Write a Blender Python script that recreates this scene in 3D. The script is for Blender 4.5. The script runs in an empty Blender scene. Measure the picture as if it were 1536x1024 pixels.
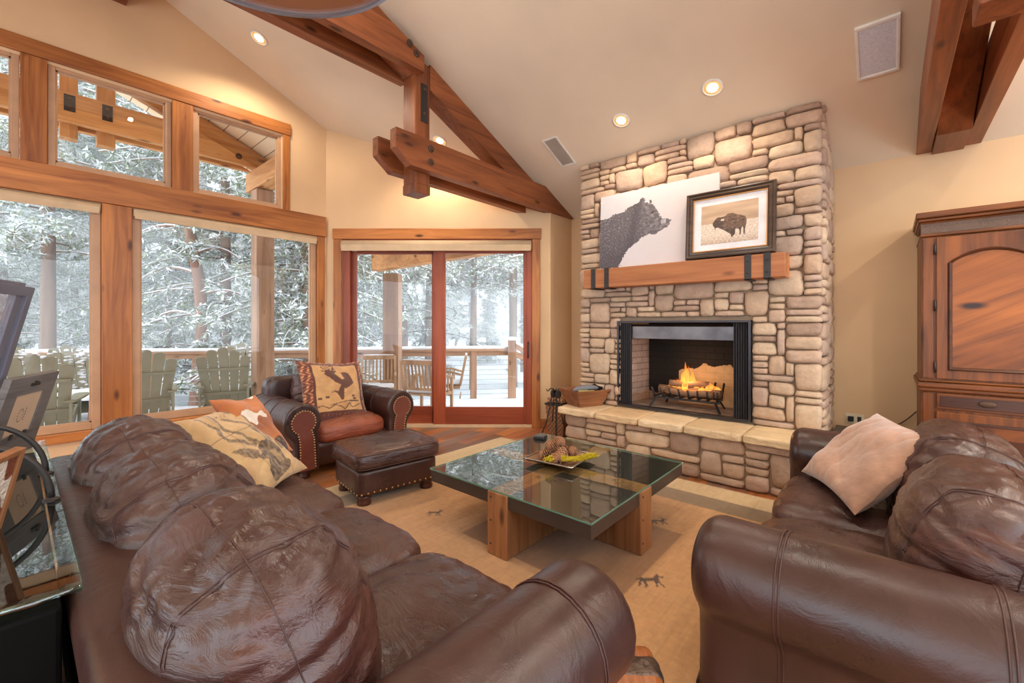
import bpy, math, random
from mathutils import Vector, Matrix, noise
random.seed(7)
R = math.radians
# ------------------------------------------------------------------ camera, sky, lamps, exposure
scene = bpy.context.scene
COL = scene.collection
YAW = R(41.05)
CF = (math.cos(YAW), math.sin(YAW))          # horizontal looking direction
CR = (math.sin(YAW), -math.cos(YAW))         # to the right
DROT = YAW - math.pi/2
cam_d = bpy.data.cameras.new('camera'); cam = bpy.data.objects.new('camera', cam_d); COL.objects.link(cam)
cam.location = (0, 0, 1.4); cam.rotation_euler = (math.pi/2, 0, DROT)
cam_d.sensor_width = 36; cam_d.lens = 650/1536*36; cam_d.shift_y = -26/1536; cam_d.clip_start = .05; cam_d.clip_end = 400
scene.camera = cam
scene.view_settings.view_transform = 'Standard'; scene.view_settings.look = 'None'
scene.view_settings.exposure = 0.0; scene.view_settings.gamma = 1.0; scene.view_settings.use_curve_mapping = False
w = bpy.data.worlds.new('overcast_sky'); scene.world = w; w.use_nodes = True
bg = w.node_tree.nodes['Background']; bg.inputs[0].default_value = (.86, .93, 1.0, 1); bg.inputs[1].default_value = 3.7
scene.cycles.max_bounces = 8; scene.cycles.diffuse_bounces = 4; scene.cycles.glossy_bounces = 3
scene.cycles.transparent_max_bounces = 12; scene.cycles.transmission_bounces = 4
scene.cycles.use_denoising = True; scene.cycles.volume_bounces = 3
scene.cycles.caustics_reflective = False; scene.cycles.caustics_refractive = False
scene.cycles.sample_clamp_indirect = 6

def lamp(name, loc, energy, size=.12, color=(1, .86, .68), spot=None, rot=None):
    d = bpy.data.lights.new(name, 'SPOT' if spot else 'POINT'); d.energy = energy; d.color = color; d.shadow_soft_size = size
    if spot: d.spot_size = spot; d.spot_blend = .6
    o = bpy.data.objects.new(name, d); o.location = loc
    if rot: o.rotation_euler = rot
    COL.objects.link(o); return o
ZW, SL, XW, XR = 2.91, .45, 5.275, .5         # eave height, roof slope, right wall, ridge
def zc(x): return ZW + SL*(XW-x) if x >= XR else ZW + SL*(XW-XR) - SL*(XR-x)
CANS = [(1.74, 5.15, 'near the ceiling corner above the transom windows'), (3.51, 4.26, 'half hidden behind the post of the timber truss'),
        (4.02, 1.17, 'bright, above the right part of the stone chimney'), (4.04, 2.05, 'above the left part of the stone chimney')]
for x, y, _ in CANS:
    lamp('can_and_fill_spot', (x-.02, y, zc(x)-.07), 30 if x > 4 else 60, .05, spot=R(150))
for x, y in ((1.9, .4), (2.6, -1.2), (1.2, 2.6), (-.8, -.6), (-1.4, 2.2), (-.6, -2.6), (3.9, -1.5)):  # extra ceiling spots out of view, added to lift the interior, no fittings built
    lamp('can_and_fill_spot', (x, y, zc(x)-.12), 72, .03, color=(1, .90, .78), spot=R(155))
for x, y, z in ((-1.6, -1.4, 1.7), (1.2, -2.6, 1.8), (-2.6, 2.2, 1.7), (3.4, -2.6, 1.8)):      # unseen upward fill lights, added to brighten the ceiling; no fixtures stand there
    lamp('upward_fill_light', (x, y, z), 150, .2, color=(1, .90, .78), spot=R(150), rot=(math.pi, 0, 0))

# ------------------------------------------------------------------ helpers
def cw(X, Y, z=0): return (X*CR[0]+Y*CF[0], X*CR[1]+Y*CF[1], z)
def lin(r, g, b):
    f = lambda c: (c/255/12.92) if c/255 <= .04045 else ((c/255+.055)/1.055)**2.4
    return (f(r), f(g), f(b), 1)
class MB:
    def __init__(s): s.v = []; s.f = []; s.m = []; s.c = []; s.hascol = False
    def add(s, vs, fs, mi=0, col=None):
        b = len(s.v); s.v += [tuple(p) for p in vs]; s.f += [tuple(i+b for i in f) for f in fs]; s.m += [mi]*len(fs)
        if col is None: s.c += [(1, 1, 1, 1)]*len(vs)
        elif isinstance(col, list): s.c += col; s.hascol = True
        else: s.c += [col]*len(vs); s.hascol = True
        return s
    def box(s, x0, x1, y0, y1, z0, z1, mi=0, col=None):
        vs = [(x, y, z) for z in (z0, z1) for y in (y0, y1) for x in (x0, x1)]
        return s.add(vs, [(0, 2, 3, 1), (4, 5, 7, 6), (0, 1, 5, 4), (2, 6, 7, 3), (0, 4, 6, 2), (1, 3, 7, 5)], mi, col)
    def obox(s, c, h, M, mi=0, col=None):
        vs = [Vector(c)+M@Vector((x*h[0], y*h[1], z*h[2])) for z in (-1, 1) for y in (-1, 1) for x in (-1, 1)]
        return s.add(vs, [(0, 2, 3, 1), (4, 5, 7, 6), (0, 1, 5, 4), (2, 6, 7, 3), (0, 4, 6, 2), (1, 3, 7, 5)], mi, col)
    def bar(s, a, b, w, h, up=(0, 0, 1), mi=0):
        a = Vector(a); b = Vector(b); d = (b-a).normalized(); r = d.cross(Vector(up)).normalized(); u = r.cross(d)
        M = Matrix((r, d, u)).transposed()
        return s.obox((a+b)/2, (w/2, (b-a).length/2, h/2), M, mi)
    def prism(s, poly, ax, a0, a1, mi=0):
        n = len(poly)
        def P(p, a): return {'x': (a, p[0], p[1]), 'y': (p[0], a, p[1]), 'z': (p[0], p[1], a)}[ax]
        vs = [P(p, a0) for p in poly]+[P(p, a1) for p in poly]
        fs = [tuple(range(n))[::-1], tuple(range(n, 2*n))]+[(i, (i+1) % n, (i+1) % n+n, i+n) for i in range(n)]
        return s.add(vs, fs, mi)
    def tube(s, pts, r, n=8, closed=False, mi=0, col=None):
        pts = [Vector(p) for p in pts]; k = len(pts); vs = []; rr = r if isinstance(r, (list, tuple)) else [r]*k
        ref = None
        for i, p in enumerate(pts):
            if closed: t = pts[(i+1) % k]-pts[i-1]
            else: t = pts[min(i+1, k-1)]-pts[max(i-1, 0)]
            if t.length < 1e-9: t = Vector((0, 0, 1))
            t.normalize()
            if ref is None: ref = t.orthogonal().normalized()
            ref = (ref-t*ref.dot(t));
            if ref.length < 1e-6: ref = t.orthogonal()
            ref.normalize(); bt = t.cross(ref)
            for j in range(n):
                a = 2*math.pi*j/n; vs.append(p+(ref*math.cos(a)+bt*math.sin(a))*rr[i])
        fs = []
        for i in range(k if closed else k-1):
            a = i*n; b = ((i+1) % k)*n
            for j in range(n): fs.append((a+j, a+(j+1) % n, b+(j+1) % n, b+j))
        if not closed: fs += [tuple(range(n))[::-1], tuple(range((k-1)*n, k*n))]
        return s.add(vs, fs, mi, col)
    def lathe(s, prof, n=20, c=(0, 0, 0), mi=0, M=None, col=None, cap=True):
        vs = []
        for r, z in prof:
            for j in range(n):
                a = 2*math.pi*j/n; v = Vector((r*math.cos(a), r*math.sin(a), z))
                if M: v = M@v
                vs.append(Vector(c)+v)
        fs = [(i*n+j, i*n+(j+1) % n, (i+1)*n+(j+1) % n, (i+1)*n+j) for i in range(len(prof)-1) for j in range(n)]
        if cap and prof[0][0] > 1e-6: fs.append(tuple(range(n))[::-1])
        if cap and prof[-1][0] > 1e-6: fs.append(tuple(range((len(prof)-1)*n, len(prof)*n)))
        return s.add(vs, fs, mi, col)
    def soft(s, half, p=4, n=14, fn=None, c=(0, 0, 0), M=None, mi=0, col=None, colfn=None):
        if not isinstance(p, tuple): p = (p, p, p)
        idx = {}; vs = []; fs = []; cols = []
        def V(q):
            k = (round(q[0]*1000), round(q[1]*1000), round(q[2]*1000))
            if k in idx: return idx[k]
            idx[k] = len(vs)
            e = sum(p)/3
            r = (abs(q[0])**e+abs(q[1])**e+abs(q[2])**e)**(1/e)
            u = Vector(q)/r
            u = Vector([math.copysign(abs(u[i])**(e/p[i]), u[i]) for i in range(3)])
            P = Vector((u[0]*half[0], u[1]*half[1], u[2]*half[2]))
            if fn: P = fn(P, u)
            if colfn: cols.append(colfn(P, u))
            if M: P = M@P
            vs.append(P+Vector(c)); return idx[k]
        def w(t): return math.tan(t*math.pi/4*.9)/math.tan(math.pi/4*.9)
        for ax in range(3):
            for sg in (-1, 1):
                for i in range(n):
                    for j in range(n):
                        qs = []
                        for di, dj in ((0, 0), (1, 0), (1, 1), (0, 1)):
                            a = w(-1+2*(i+di)/n); b = w(-1+2*(j+dj)/n); q = [0, 0, 0]; q[ax] = sg; q[(ax+1) % 3] = a; q[(ax+2) % 3] = b; qs.append(V(q))
                        fs.append(tuple(qs) if sg > 0 else tuple(qs[::-1]))
        return s.add(vs, fs, mi, cols if colfn else col)
    def grid(s, fn, nu, nv, mi=0, colfn=None, flip=False):
        vs = []; cs = []
        for j in range(nv+1):
            for i in range(nu+1):
                vs.append(fn(i/nu, j/nv))
                if colfn: cs.append(colfn(i/nu, j/nv))
        fs = []
        for j in range(nv):
            for i in range(nu):
                a = j*(nu+1)+i; f = (a, a+1, a+nu+2, a+nu+1); fs.append(f[::-1] if flip else f)
        return s.add(vs, fs, mi, cs if colfn else None)

def build(name, mb, mats, parent=None, loc=(0, 0, 0), rot=(0, 0, 0), smooth=False, bevel=0, label=None, cat=None, group=None, kind=None):
    me = bpy.data.meshes.new(name); me.from_pydata(mb.v, [], mb.f); me.update()
    if not isinstance(mats, (list, tuple)): mats = [mats]
    for m in mats: me.materials.append(m)
    if len(mats) > 1: me.polygons.foreach_set('material_index', mb.m)
    if mb.hascol:
        a = me.color_attributes.new('Col', 'FLOAT_COLOR', 'POINT'); a.data.foreach_set('color', [x for c in mb.c for x in c])
    if smooth is True: me.polygons.foreach_set('use_smooth', [True]*len(me.polygons))
    elif smooth: 
        me.polygons.foreach_set('use_smooth', [len(p.vertices) <= 4 for p in me.polygons])
    me.update()
    o = bpy.data.objects.new(name, me); COL.objects.link(o); o.location = loc; o.rotation_euler = rot
    if parent: o.parent = parent
    if bevel:
        b = o.modifiers.new('bevel', 'BEVEL'); b.width = bevel; b.segments = 2; b.limit_method = 'ANGLE'
    tag(o, label, cat, group, kind); return o
def tag(o, label=None, cat=None, group=None, kind=None):
    if label: o['label'] = label
    if cat: o['category'] = cat
    if group: o['group'] = group
    if kind: o['kind'] = kind
    return o
def thing(name, loc, label, cat, rotz=0, group=None):
    o = bpy.data.objects.new(name, None); COL.objects.link(o); o.empty_display_size = .1
    o.location = loc; o.rotation_euler = (0, 0, rotz); return tag(o, label, cat, group)
def dup(root, loc, rotz, label, group=None):
    r = root.copy(); COL.objects.link(r); r.location = loc; r.rotation_euler = (0, 0, rotz); r['label'] = label
    if group: r['group'] = group
    for ch in root.children:
        c = ch.copy(); COL.objects.link(c); c.parent = r
        for g in ch.children:
            d = g.copy(); COL.objects.link(d); d.parent = c
    return r
def inpoly(x, y, P):
    c = False; j = len(P)-1
    for i in range(len(P)):
        if (P[i][1] > y) != (P[j][1] > y) and x < (P[j][0]-P[i][0])*(y-P[i][1])/(P[j][1]-P[i][1])+P[i][0]: c = not c
        j = i
    return c
def nz(x, y, z=0): return noise.noise(Vector((x, y, z)))
def segd(px, py, pts):
    best = 9
    for i in range(len(pts)-1):
        ax, ay = pts[i]; bx, by = pts[i+1]; dx, dy = bx-ax, by-ay; L = dx*dx+dy*dy or 1e-9
        t = max(0, min(1, ((px-ax)*dx+(py-ay)*dy)/L)); best = min(best, math.hypot(px-ax-t*dx, py-ay-t*dy))
    return best
def mix(a, b, t):
    t = max(0, min(1, t)); return tuple(a[i]*(1-t)+b[i]*t for i in range(4))

# ------------------------------------------------------------------ materials
class NT:
    def __init__(s, name):
        s.mat = bpy.data.materials.new(name); s.mat.use_nodes = True; s.n = s.mat.node_tree.nodes; s.l = s.mat.node_tree.links
        s.b = s.n['Principled BSDF']; s.out = s.n['Material Output']
    def node(s, t, **k):
        n = s.n.new(t)
        for a, b in k.items():
            if a.startswith('_'): setattr(n, a[1:], b)
            else: n.inputs[a.replace('__', ' ')].default_value = b
        return n
    def link(s, a, ai, b, bi): s.l.new(a.outputs[ai], b.inputs[bi])
    def coords(s, scale=(1, 1, 1), rot=(0, 0, 0), src='Object'):
        t = s.node('ShaderNodeTexCoord'); m = s.node('ShaderNodeMapping'); m.inputs['Scale'].default_value = scale; m.inputs['Rotation'].default_value = rot
        s.link(t, src, m, 'Vector'); return m
    def ramp(s, fac, stops):
        r = s.node('ShaderNodeValToRGB'); e = r.color_ramp.elements
        while len(e) < len(stops): e.new(.5)
        for i, (p, c) in enumerate(stops): e[i].position = p; e[i].color = c
        s.l.new(fac, r.inputs[0]); return r
    def bump(s, h, strength=.3, dist=.01, prev=None):
        b = s.node('ShaderNodeBump'); b.inputs['Strength'].default_value = strength; b.inputs['Distance'].default_value = dist
        s.l.new(h, b.inputs['Height'])
        if prev: s.link(prev, 'Normal', b, 'Normal')
        return b
    def mixc(s, fac, a, b, mode='MIX'):
        m = s.node('ShaderNodeMix'); m.data_type = 'RGBA'; m.blend_type = mode
        for sock, v in ((m.inputs[0], fac), (m.inputs[6], a), (m.inputs[7], b)):
            if hasattr(v, 'is_linked') or hasattr(v, 'links'): s.l.new(v, sock)
            else: sock.default_value = v
        return m
def plain(name, c, rough=.6, metal=0, bump=0, bscale=60, spec=None, coat=0):
    t = NT(name); t.b.inputs['Base Color'].default_value = c; t.b.inputs['Roughness'].default_value = rough; t.b.inputs['Metallic'].default_value = metal
    if spec is not None: t.b.inputs['Specular IOR Level'].default_value = spec
    if coat: t.b.inputs['Coat Weight'].default_value = coat
    co = t.coords(); n = t.node('ShaderNodeTexNoise', Scale=bscale*.12, Detail=4.0); t.link(co, 'Vector', n, 'Vector')
    r = t.ramp(n.outputs['Fac'], [(.3, tuple(x*.9 for x in c[:3])+(1,)), (.7, tuple(min(1, x*1.07) for x in c[:3])+(1,))]); t.link(r, 'Color', t.b, 'Base Color')
    if bump:
        n2 = t.node('ShaderNodeTexNoise', Scale=float(bscale), Detail=3.0); t.link(co, 'Vector', n2, 'Vector')
        b = t.bump(n2.outputs['Fac'], bump, .004); t.link(b, 'Normal', t.b, 'Normal')
    return t.mat
def wood(name, c1, c2, axis='x', rough=.45, knots=True, scale=1.0, dark=None, coat=.15, src='Object', rot=(0, 0, 0)):
    t = NT(name); k = {'x': (.9, 14, 14), 'y': (14, .9, 14), 'z': (14, 14, .9)}[axis]
    co = t.coords(tuple(v*scale for v in k), src=src)
    if rot != (0, 0, 0):
        pre = t.coords((1, 1, 1), rot); t.l.new(pre.outputs[0], co.inputs['Vector'])
    n = t.node('ShaderNodeTexNoise', Scale=1.0, Detail=6.0, Roughness=.62, Distortion=1.1); t.link(co, 'Vector', n, 'Vector')
    r = t.ramp(n.outputs['Fac'], [(.28, c2), (.5, mix(c1, c2, .35)), (.68, c1)])
    col = r.outputs['Color']
    k2 = {'x': (.5, 2.2, 2.2), 'y': (2.2, .5, 2.2), 'z': (2.2, 2.2, .5)}[axis]
    co3 = t.coords(tuple(v*scale for v in k2)); n3 = t.node('ShaderNodeTexNoise', Scale=1.3, Detail=3.0); t.link(co3, 'Vector', n3, 'Vector')
    r3 = t.ramp(n3.outputs['Fac'], [(.33, (.64, .58, .52, 1)), (.65, (1.12, 1.12, 1.1, 1))]); col = t.mixc(1.0, col, r3.outputs['Color'], 'MULTIPLY').outputs[2]
    if knots:
        kk = {'x': (2.2, 6, 6), 'y': (6, 2.2, 6), 'z': (6, 6, 2.2)}[axis]
        co2 = t.coords(tuple(v*scale for v in kk)); v = t.node('ShaderNodeTexVoronoi', Scale=1.0); t.link(co2, 'Vector', v, 'Vector')
        kr = t.ramp(v.outputs['Distance'], [(.07, (0, 0, 0, 1)), (.17, (1, 1, 1, 1))])
        col = t.mixc(kr.outputs['Color'], dark or tuple(x*.35 for x in c2[:3])+(1,), col).outputs[2]
    t.l.new(col, t.b.inputs['Base Color']); t.b.inputs['Roughness'].default_value = rough; t.b.inputs['Coat Weight'].default_value = coat; t.b.inputs['Coat Roughness'].default_value = .3
    t.b.inputs['Specular IOR Level'].default_value = .35
    b = t.bump(n.outputs['Fac'], .12, .01); t.link(b, 'Normal', t.b, 'Normal'); return t.mat
def leather(name, c, c2, rough=.36, useattr=False, wr=.5):
    t = NT(name); co = t.coords(); n = t.node('ShaderNodeTexNoise', Scale=3.0, Detail=5.0, Roughness=.6); t.link(co, 'Vector', n, 'Vector')
    r = t.ramp(n.outputs['Fac'], [(.35, c), (.68, c2)]); col = r.outputs['Color']
    if useattr:
        a = t.node('ShaderNodeAttribute', _attribute_name='Col'); col = t.mixc(1.0, col, a.outputs['Color'], 'MULTIPLY').outputs[2]
    t.l.new(col, t.b.inputs['Base Color'])
    v = t.node('ShaderNodeTexVoronoi', Scale=230.0, _feature='DISTANCE_TO_EDGE'); t.link(co, 'Vector', v, 'Vector')
    b1 = t.bump(v.outputs['Distance'], .16, .002)
    m = t.coords((1.6, 4.2, 7.5) if useattr else (3, 3, 3)); n2 = t.node('ShaderNodeTexNoise', Scale=2.4, Detail=6.0, Roughness=.6, Distortion=1.0); t.link(m, 'Vector', n2, 'Vector')
    b2 = t.bump(n2.outputs['Fac'], wr, .03, b1); t.link(b2, 'Normal', t.b, 'Normal')
    rr = t.ramp(n.outputs['Fac'], [(.3, (rough-.08,)*3+(1,)), (.7, (rough+.1,)*3+(1,))]); t.link(rr, 'Color', t.b, 'Roughness')
    t.b.inputs['Specular IOR Level'].default_value = .62
    return t.mat
def attrmat(name, rough=.8, bump=.2, bscale=80, noise_amt=.25, nscale=6, sheen=0):
    t = NT(name); a = t.node('ShaderNodeAttribute', _attribute_name='Col'); co = t.coords()
    n = t.node('ShaderNodeTexNoise', Scale=float(nscale), Detail=6.0, Roughness=.65); t.link(co, 'Vector', n, 'Vector')
    r = t.ramp(n.outputs['Fac'], [(.3, (1-noise_amt,)*3+(1,)), (.7, (1+noise_amt*.6,)*3+(1,))])
    m = t.mixc(1.0, a.outputs['Color'], r.outputs['Color'], 'MULTIPLY'); t.l.new(m.outputs[2], t.b.inputs['Base Color']); t.b.inputs['Roughness'].default_value = rough
    n2 = t.node('ShaderNodeTexNoise', Scale=float(bscale), Detail=5.0); t.link(co, 'Vector', n2, 'Vector'); b = t.bump(n2.outputs['Fac'], bump, .012); t.link(b, 'Normal', t.b, 'Normal')
    if sheen: t.b.inputs['Sheen Weight'].default_value = sheen
    return t.mat
def glass(name, tint=(1, 1, 1, 1), ior=1.45, amt=None, rough=0.0):
    t = NT(name); tr = t.node('ShaderNodeBsdfTransparent'); tr.inputs[0].default_value = tint
    g = t.node('ShaderNodeBsdfGlossy'); g.inputs['Roughness'].default_value = rough; g.inputs[0].default_value = (1, 1, 1, 1)
    f = t.node('ShaderNodeFresnel', IOR=ior); mx = t.node('ShaderNodeMixShader')
    if amt is None:      # a thin pane reflects on its outer faces only
        ge = t.node('ShaderNodeNewGeometry'); iv = t.node('ShaderNodeMath', _operation='SUBTRACT'); iv.inputs[0].default_value = 1; t.link(ge, 'Backfacing', iv, 1)
        mu = t.node('ShaderNodeMath', _operation='MULTIPLY'); t.link(f, 'Fac', mu, 0); t.l.new(iv.outputs[0], mu.inputs[1]); t.l.new(mu.outputs[0], mx.inputs[0])
    else: mx.inputs[0].default_value = amt
    t.l.new(tr.outputs[0], mx.inputs[1]); t.l.new(g.outputs[0], mx.inputs[2]); t.l.new(mx.outputs[0], t.out.inputs['Surface']); return t.mat
def emit(name, c, s):
    t = NT(name); t.b.inputs['Base Color'].default_value = c; t.b.inputs['Emission Color'].default_value = c; t.b.inputs['Emission Strength'].default_value = s; return t.mat

WALL = plain('tan_plaster', lin(224, 188, 146), .85, bump=.25, bscale=9, spec=.3)
CEIL = plain('cream_plaster', lin(232, 216, 190), .85, bump=.25, bscale=7, spec=.3)
TR1, TR2 = lin(204, 132, 68), lin(140, 76, 36)
TRX = wood('cedar_trim_x', TR1, TR2, 'x'); TRY = wood('cedar_trim_y', TR1, TR2, 'y'); TRZ = wood('cedar_trim_z', TR1, TR2, 'z')
BMX = wood('truss_timber_x', lin(158, 92, 52), lin(100, 52, 30), 'x'); BMZ = wood('truss_timber_z', lin(158, 92, 52), lin(100, 52, 30), 'z')
DOORZ = wood('mahogany_z', lin(168, 84, 52), lin(140, 62, 38), 'z', knots=False); DOORX = wood('mahogany_x', lin(168, 84, 52), lin(140, 62, 38), 'x', knots=False)
FRAME = plain('tan_window_frame', lin(190, 148, 112), .45)
GLASS = glass('window_glass', amt=.025)
SHADE = plain('roller_shade_fabric', lin(205, 176, 140), .8)
STEEL = plain('black_iron', lin(62, 58, 56), .5, .6, bump=.2)
SNOW = plain('snow', lin(238, 242, 248), .8, bump=.3, bscale=14)
PORCH = {a: wood('porch_timber_'+a, lin(226, 170, 112), lin(190, 128, 76), a, .7, scale=.8, coat=0) for a in 'xyz'}
GREYW = {a: wood('weathered_post_'+a, lin(186, 150, 124), lin(150, 116, 92), a, .8, coat=0) for a in 'xyz'}
LEA = leather('brown_leather', lin(52, 31, 27), lin(72, 44, 38), .33, wr=.15)
LEAC = leather('cushion_leather', lin(60, 39, 36), lin(84, 58, 52), .29, True, .42)
LEAR = leather('reddish_leather', lin(108, 54, 42), lin(130, 72, 58), .36, wr=.2)
SEAM = plain('seam_leather', lin(74, 46, 40), .5)
BRASS = plain('antique_brass', lin(190, 150, 105), .35, .9)
BLACK = plain('black_lacquer', lin(38, 34, 34), .35)
# ------------------------------------------------------------------ room shell
mb = MB().add([(-4.3, -4, 0), (XW, -4, 0), (XW, 3.455, 0), (4.77, 3.455, 0), (2.77, 5.754, 0), (-4.3, 5.754, 0)], [(0, 1, 2, 3, 4, 5)])
def floor_mat():
    t = NT('reclaimed_plank_floor'); co = t.coords((1, 1, 1), (0, 0, R(-8)))
    b = t.node('ShaderNodeTexBrick', Scale=1.0); b.inputs['Brick Width'].default_value = 1.5; b.inputs['Row Height'].default_value = .16; b.inputs['Mortar Size'].default_value = .003
    b.inputs['Color1'].default_value = (0, 0, 0, 1); b.inputs['Color2'].default_value = (1, 1, 1, 1); b.inputs['Mortar'].default_value = (.5, .5, .5, 1); b.offset = .37
    t.link(co, 'Vector', b, 'Vector')
    r = t.ramp(b.outputs['Color'], [(0, lin(208, 134, 76)), (.35, lin(176, 104, 58)), (.6, lin(142, 124, 112)), (.8, lin(196, 122, 68)), (1, lin(110, 84, 66))])
    c2 = t.coords((1.2, 16, 1), (0, 0, R(-8))); n = t.node('ShaderNodeTexNoise', Scale=1.5, Detail=6.0); t.link(c2, 'Vector', n, 'Vector')
    r2 = t.ramp(n.outputs['Fac'], [(.3, (.6, .6, .6, 1)), (.7, (1.15, 1.15, 1.15, 1))]); m = t.mixc(1.0, r.outputs['Color'], r2.outputs['Color'], 'MULTIPLY')
    t.l.new(m.outputs[2], t.b.inputs['Base Color']); t.b.inputs['Roughness'].default_value = .3; return t.mat
build('floor', mb, floor_mat(), kind='structure')
ZR = zc(XR)
mb = MB(); mb.prism([(XW+.2, zc(XW+.2)), (XR, ZR), (-4.5, zc(-4.5)), (-4.5, zc(-4.5)+.15), (XR, ZR+.15), (XW+.2, zc(XW+.2)+.15)], 'y', -4, 5.904)
build('ceiling', mb, CEIL, kind='structure')
# left (window) wall: y = 5.754
YL = 5.754; mb = MB()
def lw(x0, x1, z0, z1): mb.box(x0, x1, YL, YL+.15, z0, z1)
lw(-1.35, 2.66, 0, .39); lw(-1.35, 2.66, 2.56, 2.85)
mb.prism([(2.66, 0), (2.80, 0), (2.80, zc(2.80)), (2.66, zc(2.66))], 'y', YL, YL+.15)
mb.prism([(2.2, 2.85), (2.66, 2.85), (2.66, zc(2.66)), (2.2, zc(2.2))], 'y', YL, YL+.15)
mb.prism([(-1.35, 3.76), (2.2, 3.76), (2.2, zc(2.2)), (XR, ZR), (-1.35, zc(-1.35))], 'y', YL, YL+.15)
mb.prism([(-4.3, 0), (-1.35, 0), (-1.35, zc(-1.35)), (-4.3, zc(-4.3))], 'y', YL, YL+.15)
build('wall_left', mb, WALL, kind='structure')
# right wall and return
mb = MB().box(XW, XW+.15, -4, 3.6, 0, ZW+.02); build('wall_right', mb, WALL, kind='structure')
mb = MB()
mb.prism([(4.76, 0), (XW, 0), (XW, ZW), (4.76, zc(4.76))], 'y', 3.455, 3.6)
build('wall_return', mb, WALL, kind='structure')
# door wall, local frame: x right, y away from the camera, z up
DL = (5.87*CF[0], 5.87*CF[1], 0); DRT = (0, 0, DROT)
mb = MB(); x0w, x1w = -2.53, .524
def ztop(X): return zc(cw(X, 5.87)[0])
for a, b, z0 in ((x0w, -2.30, 0), (-2.30, .27, 2.55), (.27, x1w, 0)):
    mb.prism([(a, z0), (b, z0), (b, ztop(b)), (a, ztop(a))], 'y', 0, .15)
build('wall_door', mb, WALL, loc=DL, rot=DRT, kind='structure')
# baseboards
mb = MB().box(-1.3, 2.73, YL-.02, YL-.0005, 0, .15); build('baseboard_left', mb, TRX, kind='structure', bevel=.004)
mb = MB().box(.385, .515, -.02, -.0005, 0, .12); build('baseboard_door', mb, TRX, loc=DL, rot=DRT, kind='structure', bevel=.004)
mb = MB().box(XW-.02, XW-.0005, -4, .38, 0, .15); build('baseboard_right', mb, TRY, kind='structure', bevel=.004)
# trims on the window wall
n_trim = [0]
def trim(mb, m, **k):
    n_trim[0] += 1; return build('trim_%d' % n_trim[0], mb, m, kind='structure', bevel=.006, **k)
trim(MB().box(-1.4, 2.755, YL-.045, YL-.0005, 2.571, 2.838), TRX)
trim(MB().box(-1.4, 2.304, YL-.035, YL-.0005, 3.785, 3.928), TRX)
trim(MB().box(-1.35, 2.64, YL-.05, YL-.0005, .31, .395), TRX)
for x0, x1, z0, z1, d in ((.553, .778, .395, 2.57, .03), (2.645, 2.745, .395, 2.57, .03), (.032, .196, 2.84, 3.784, .025), (1.10, 1.282, 2.84, 3.784, .025), (2.215, 2.292, 2.84, 3.784, .025)):
    trim(MB().box(x0, x1, YL-d, YL+.12, z0, z1), TRZ)
def window(i, x0, x1, z0, z1, fw):
    fr = MB(); y0, y1 = YL+.015, YL+.10
    fr.box(x0, x0+fw, y0, y1, z0, z1); fr.box(x1-fw, x1, y0, y1, z0, z1); fr.box(x0+fw, x1-fw, y0, y1, z0, z0+fw); fr.box(x0+fw, x1-fw, y0, y1, z1-fw, z1)
    f = build('window_%d' % i, fr, FRAME, kind='structure', bevel=.004)
    build('pane', MB().box(x0+fw, x1-fw, YL+.05, YL+.056, z0+fw, z1-fw), GLASS, f)
    # inner bead
    bd = MB(); w2 = .014
    for a, b, c, d in ((x0+fw, x0+fw+w2, z0+fw, z1-fw), (x1-fw-w2, x1-fw, z0+fw, z1-fw), (x0+fw, x1-fw, z0+fw, z0+fw+w2), (x0+fw, x1-fw, z1-fw-w2, z1-fw)): bd.box(a, b, YL+.03, YL+.049, c, d)
    build('glazing_bead', bd, FRAME, f)
window(1, -1.30, .551, .395, 2.57, .065); window(2, .78, 2.643, .395, 2.57, .065)
window(3, -1.30, .03, 2.84, 3.784, .05); window(4, .198, 1.098, 2.84, 3.784, .05); window(5, 1.284, 2.213, 2.84, 3.784, .05)
def blind(x0, x1, lab, loc=(0, YL+.01, 2.49), rot=(0, 0, 0), r=.035, drop=.05):
    t = thing('roller_blind', loc, lab, 'blind'); t.rotation_euler = rot
    M = Matrix.Rotation(math.pi/2, 3, 'Y')
    build('roll', MB().lathe([(r, x0), (r, x1)], 20, M=M), SHADE, t, smooth='q')
    build('hanging_cloth', MB().box(x0+.01, x1-.01, -r-.001, -r+.003, -drop, .0), SHADE, t)
    build('hem_bar', MB().box(x0+.01, x1-.01, -r-.005, -r+.006, -drop-.022, -drop), SHADE, t, bevel=.003)
    return t
blind(-1.28, .545, 'rolled-up tan blind at the top of the left big window', (0, YL-.005, 2.525), r=.04, drop=.045)
blind(.785, 2.635, 'rolled-up tan blind at the top of the right big window above the deck chairs', (0, YL-.005, 2.525), r=.04, drop=.045)
b = blind(-2.29, .26, 'rolled-up tan blind above the sliding glass door', (DL[0]-.02*CF[0], DL[1]-.02*CF[1], 2.46), (0, 0, DROT), r=.07, drop=.06)
# door trims + door
trim(MB().box(-2.42, .39, -.035, -.0005, 2.548, 2.69), TRX, loc=DL, rot=DRT)
trim(MB().box(-2.411, -2.303, -.03, -.0005, .0, 2.547), TRZ, loc=DL, rot=DRT)
trim(MB().box(.271, .379, -.03, -.0005, .0, 2.547), TRZ, loc=DL, rot=DRT)
d = MB()
d.box(-2.302, -2.2, .0, .12, .04, 2.55); d.box(.20, .27, .0, .12, .04, 2.55)
door = build('door_1', d, DOORZ, loc=DL, rot=DRT, kind='structure', bevel=.004)
p = MB(); p.box(-2.2, -2.131, .07, .11, .04, 2.40); p.box(-1.10, -1.03, .07, .11, .04, 2.40); build('fixed_panel_stile', p, DOORZ, door)
p = MB(); p.box(-1.066, -.903, .015, .06, .04, 2.40); p.box(.154, .235, .015, .06, .04, 2.40); build('sliding_panel_stile', p, DOORZ, door, bevel=.004)
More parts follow.
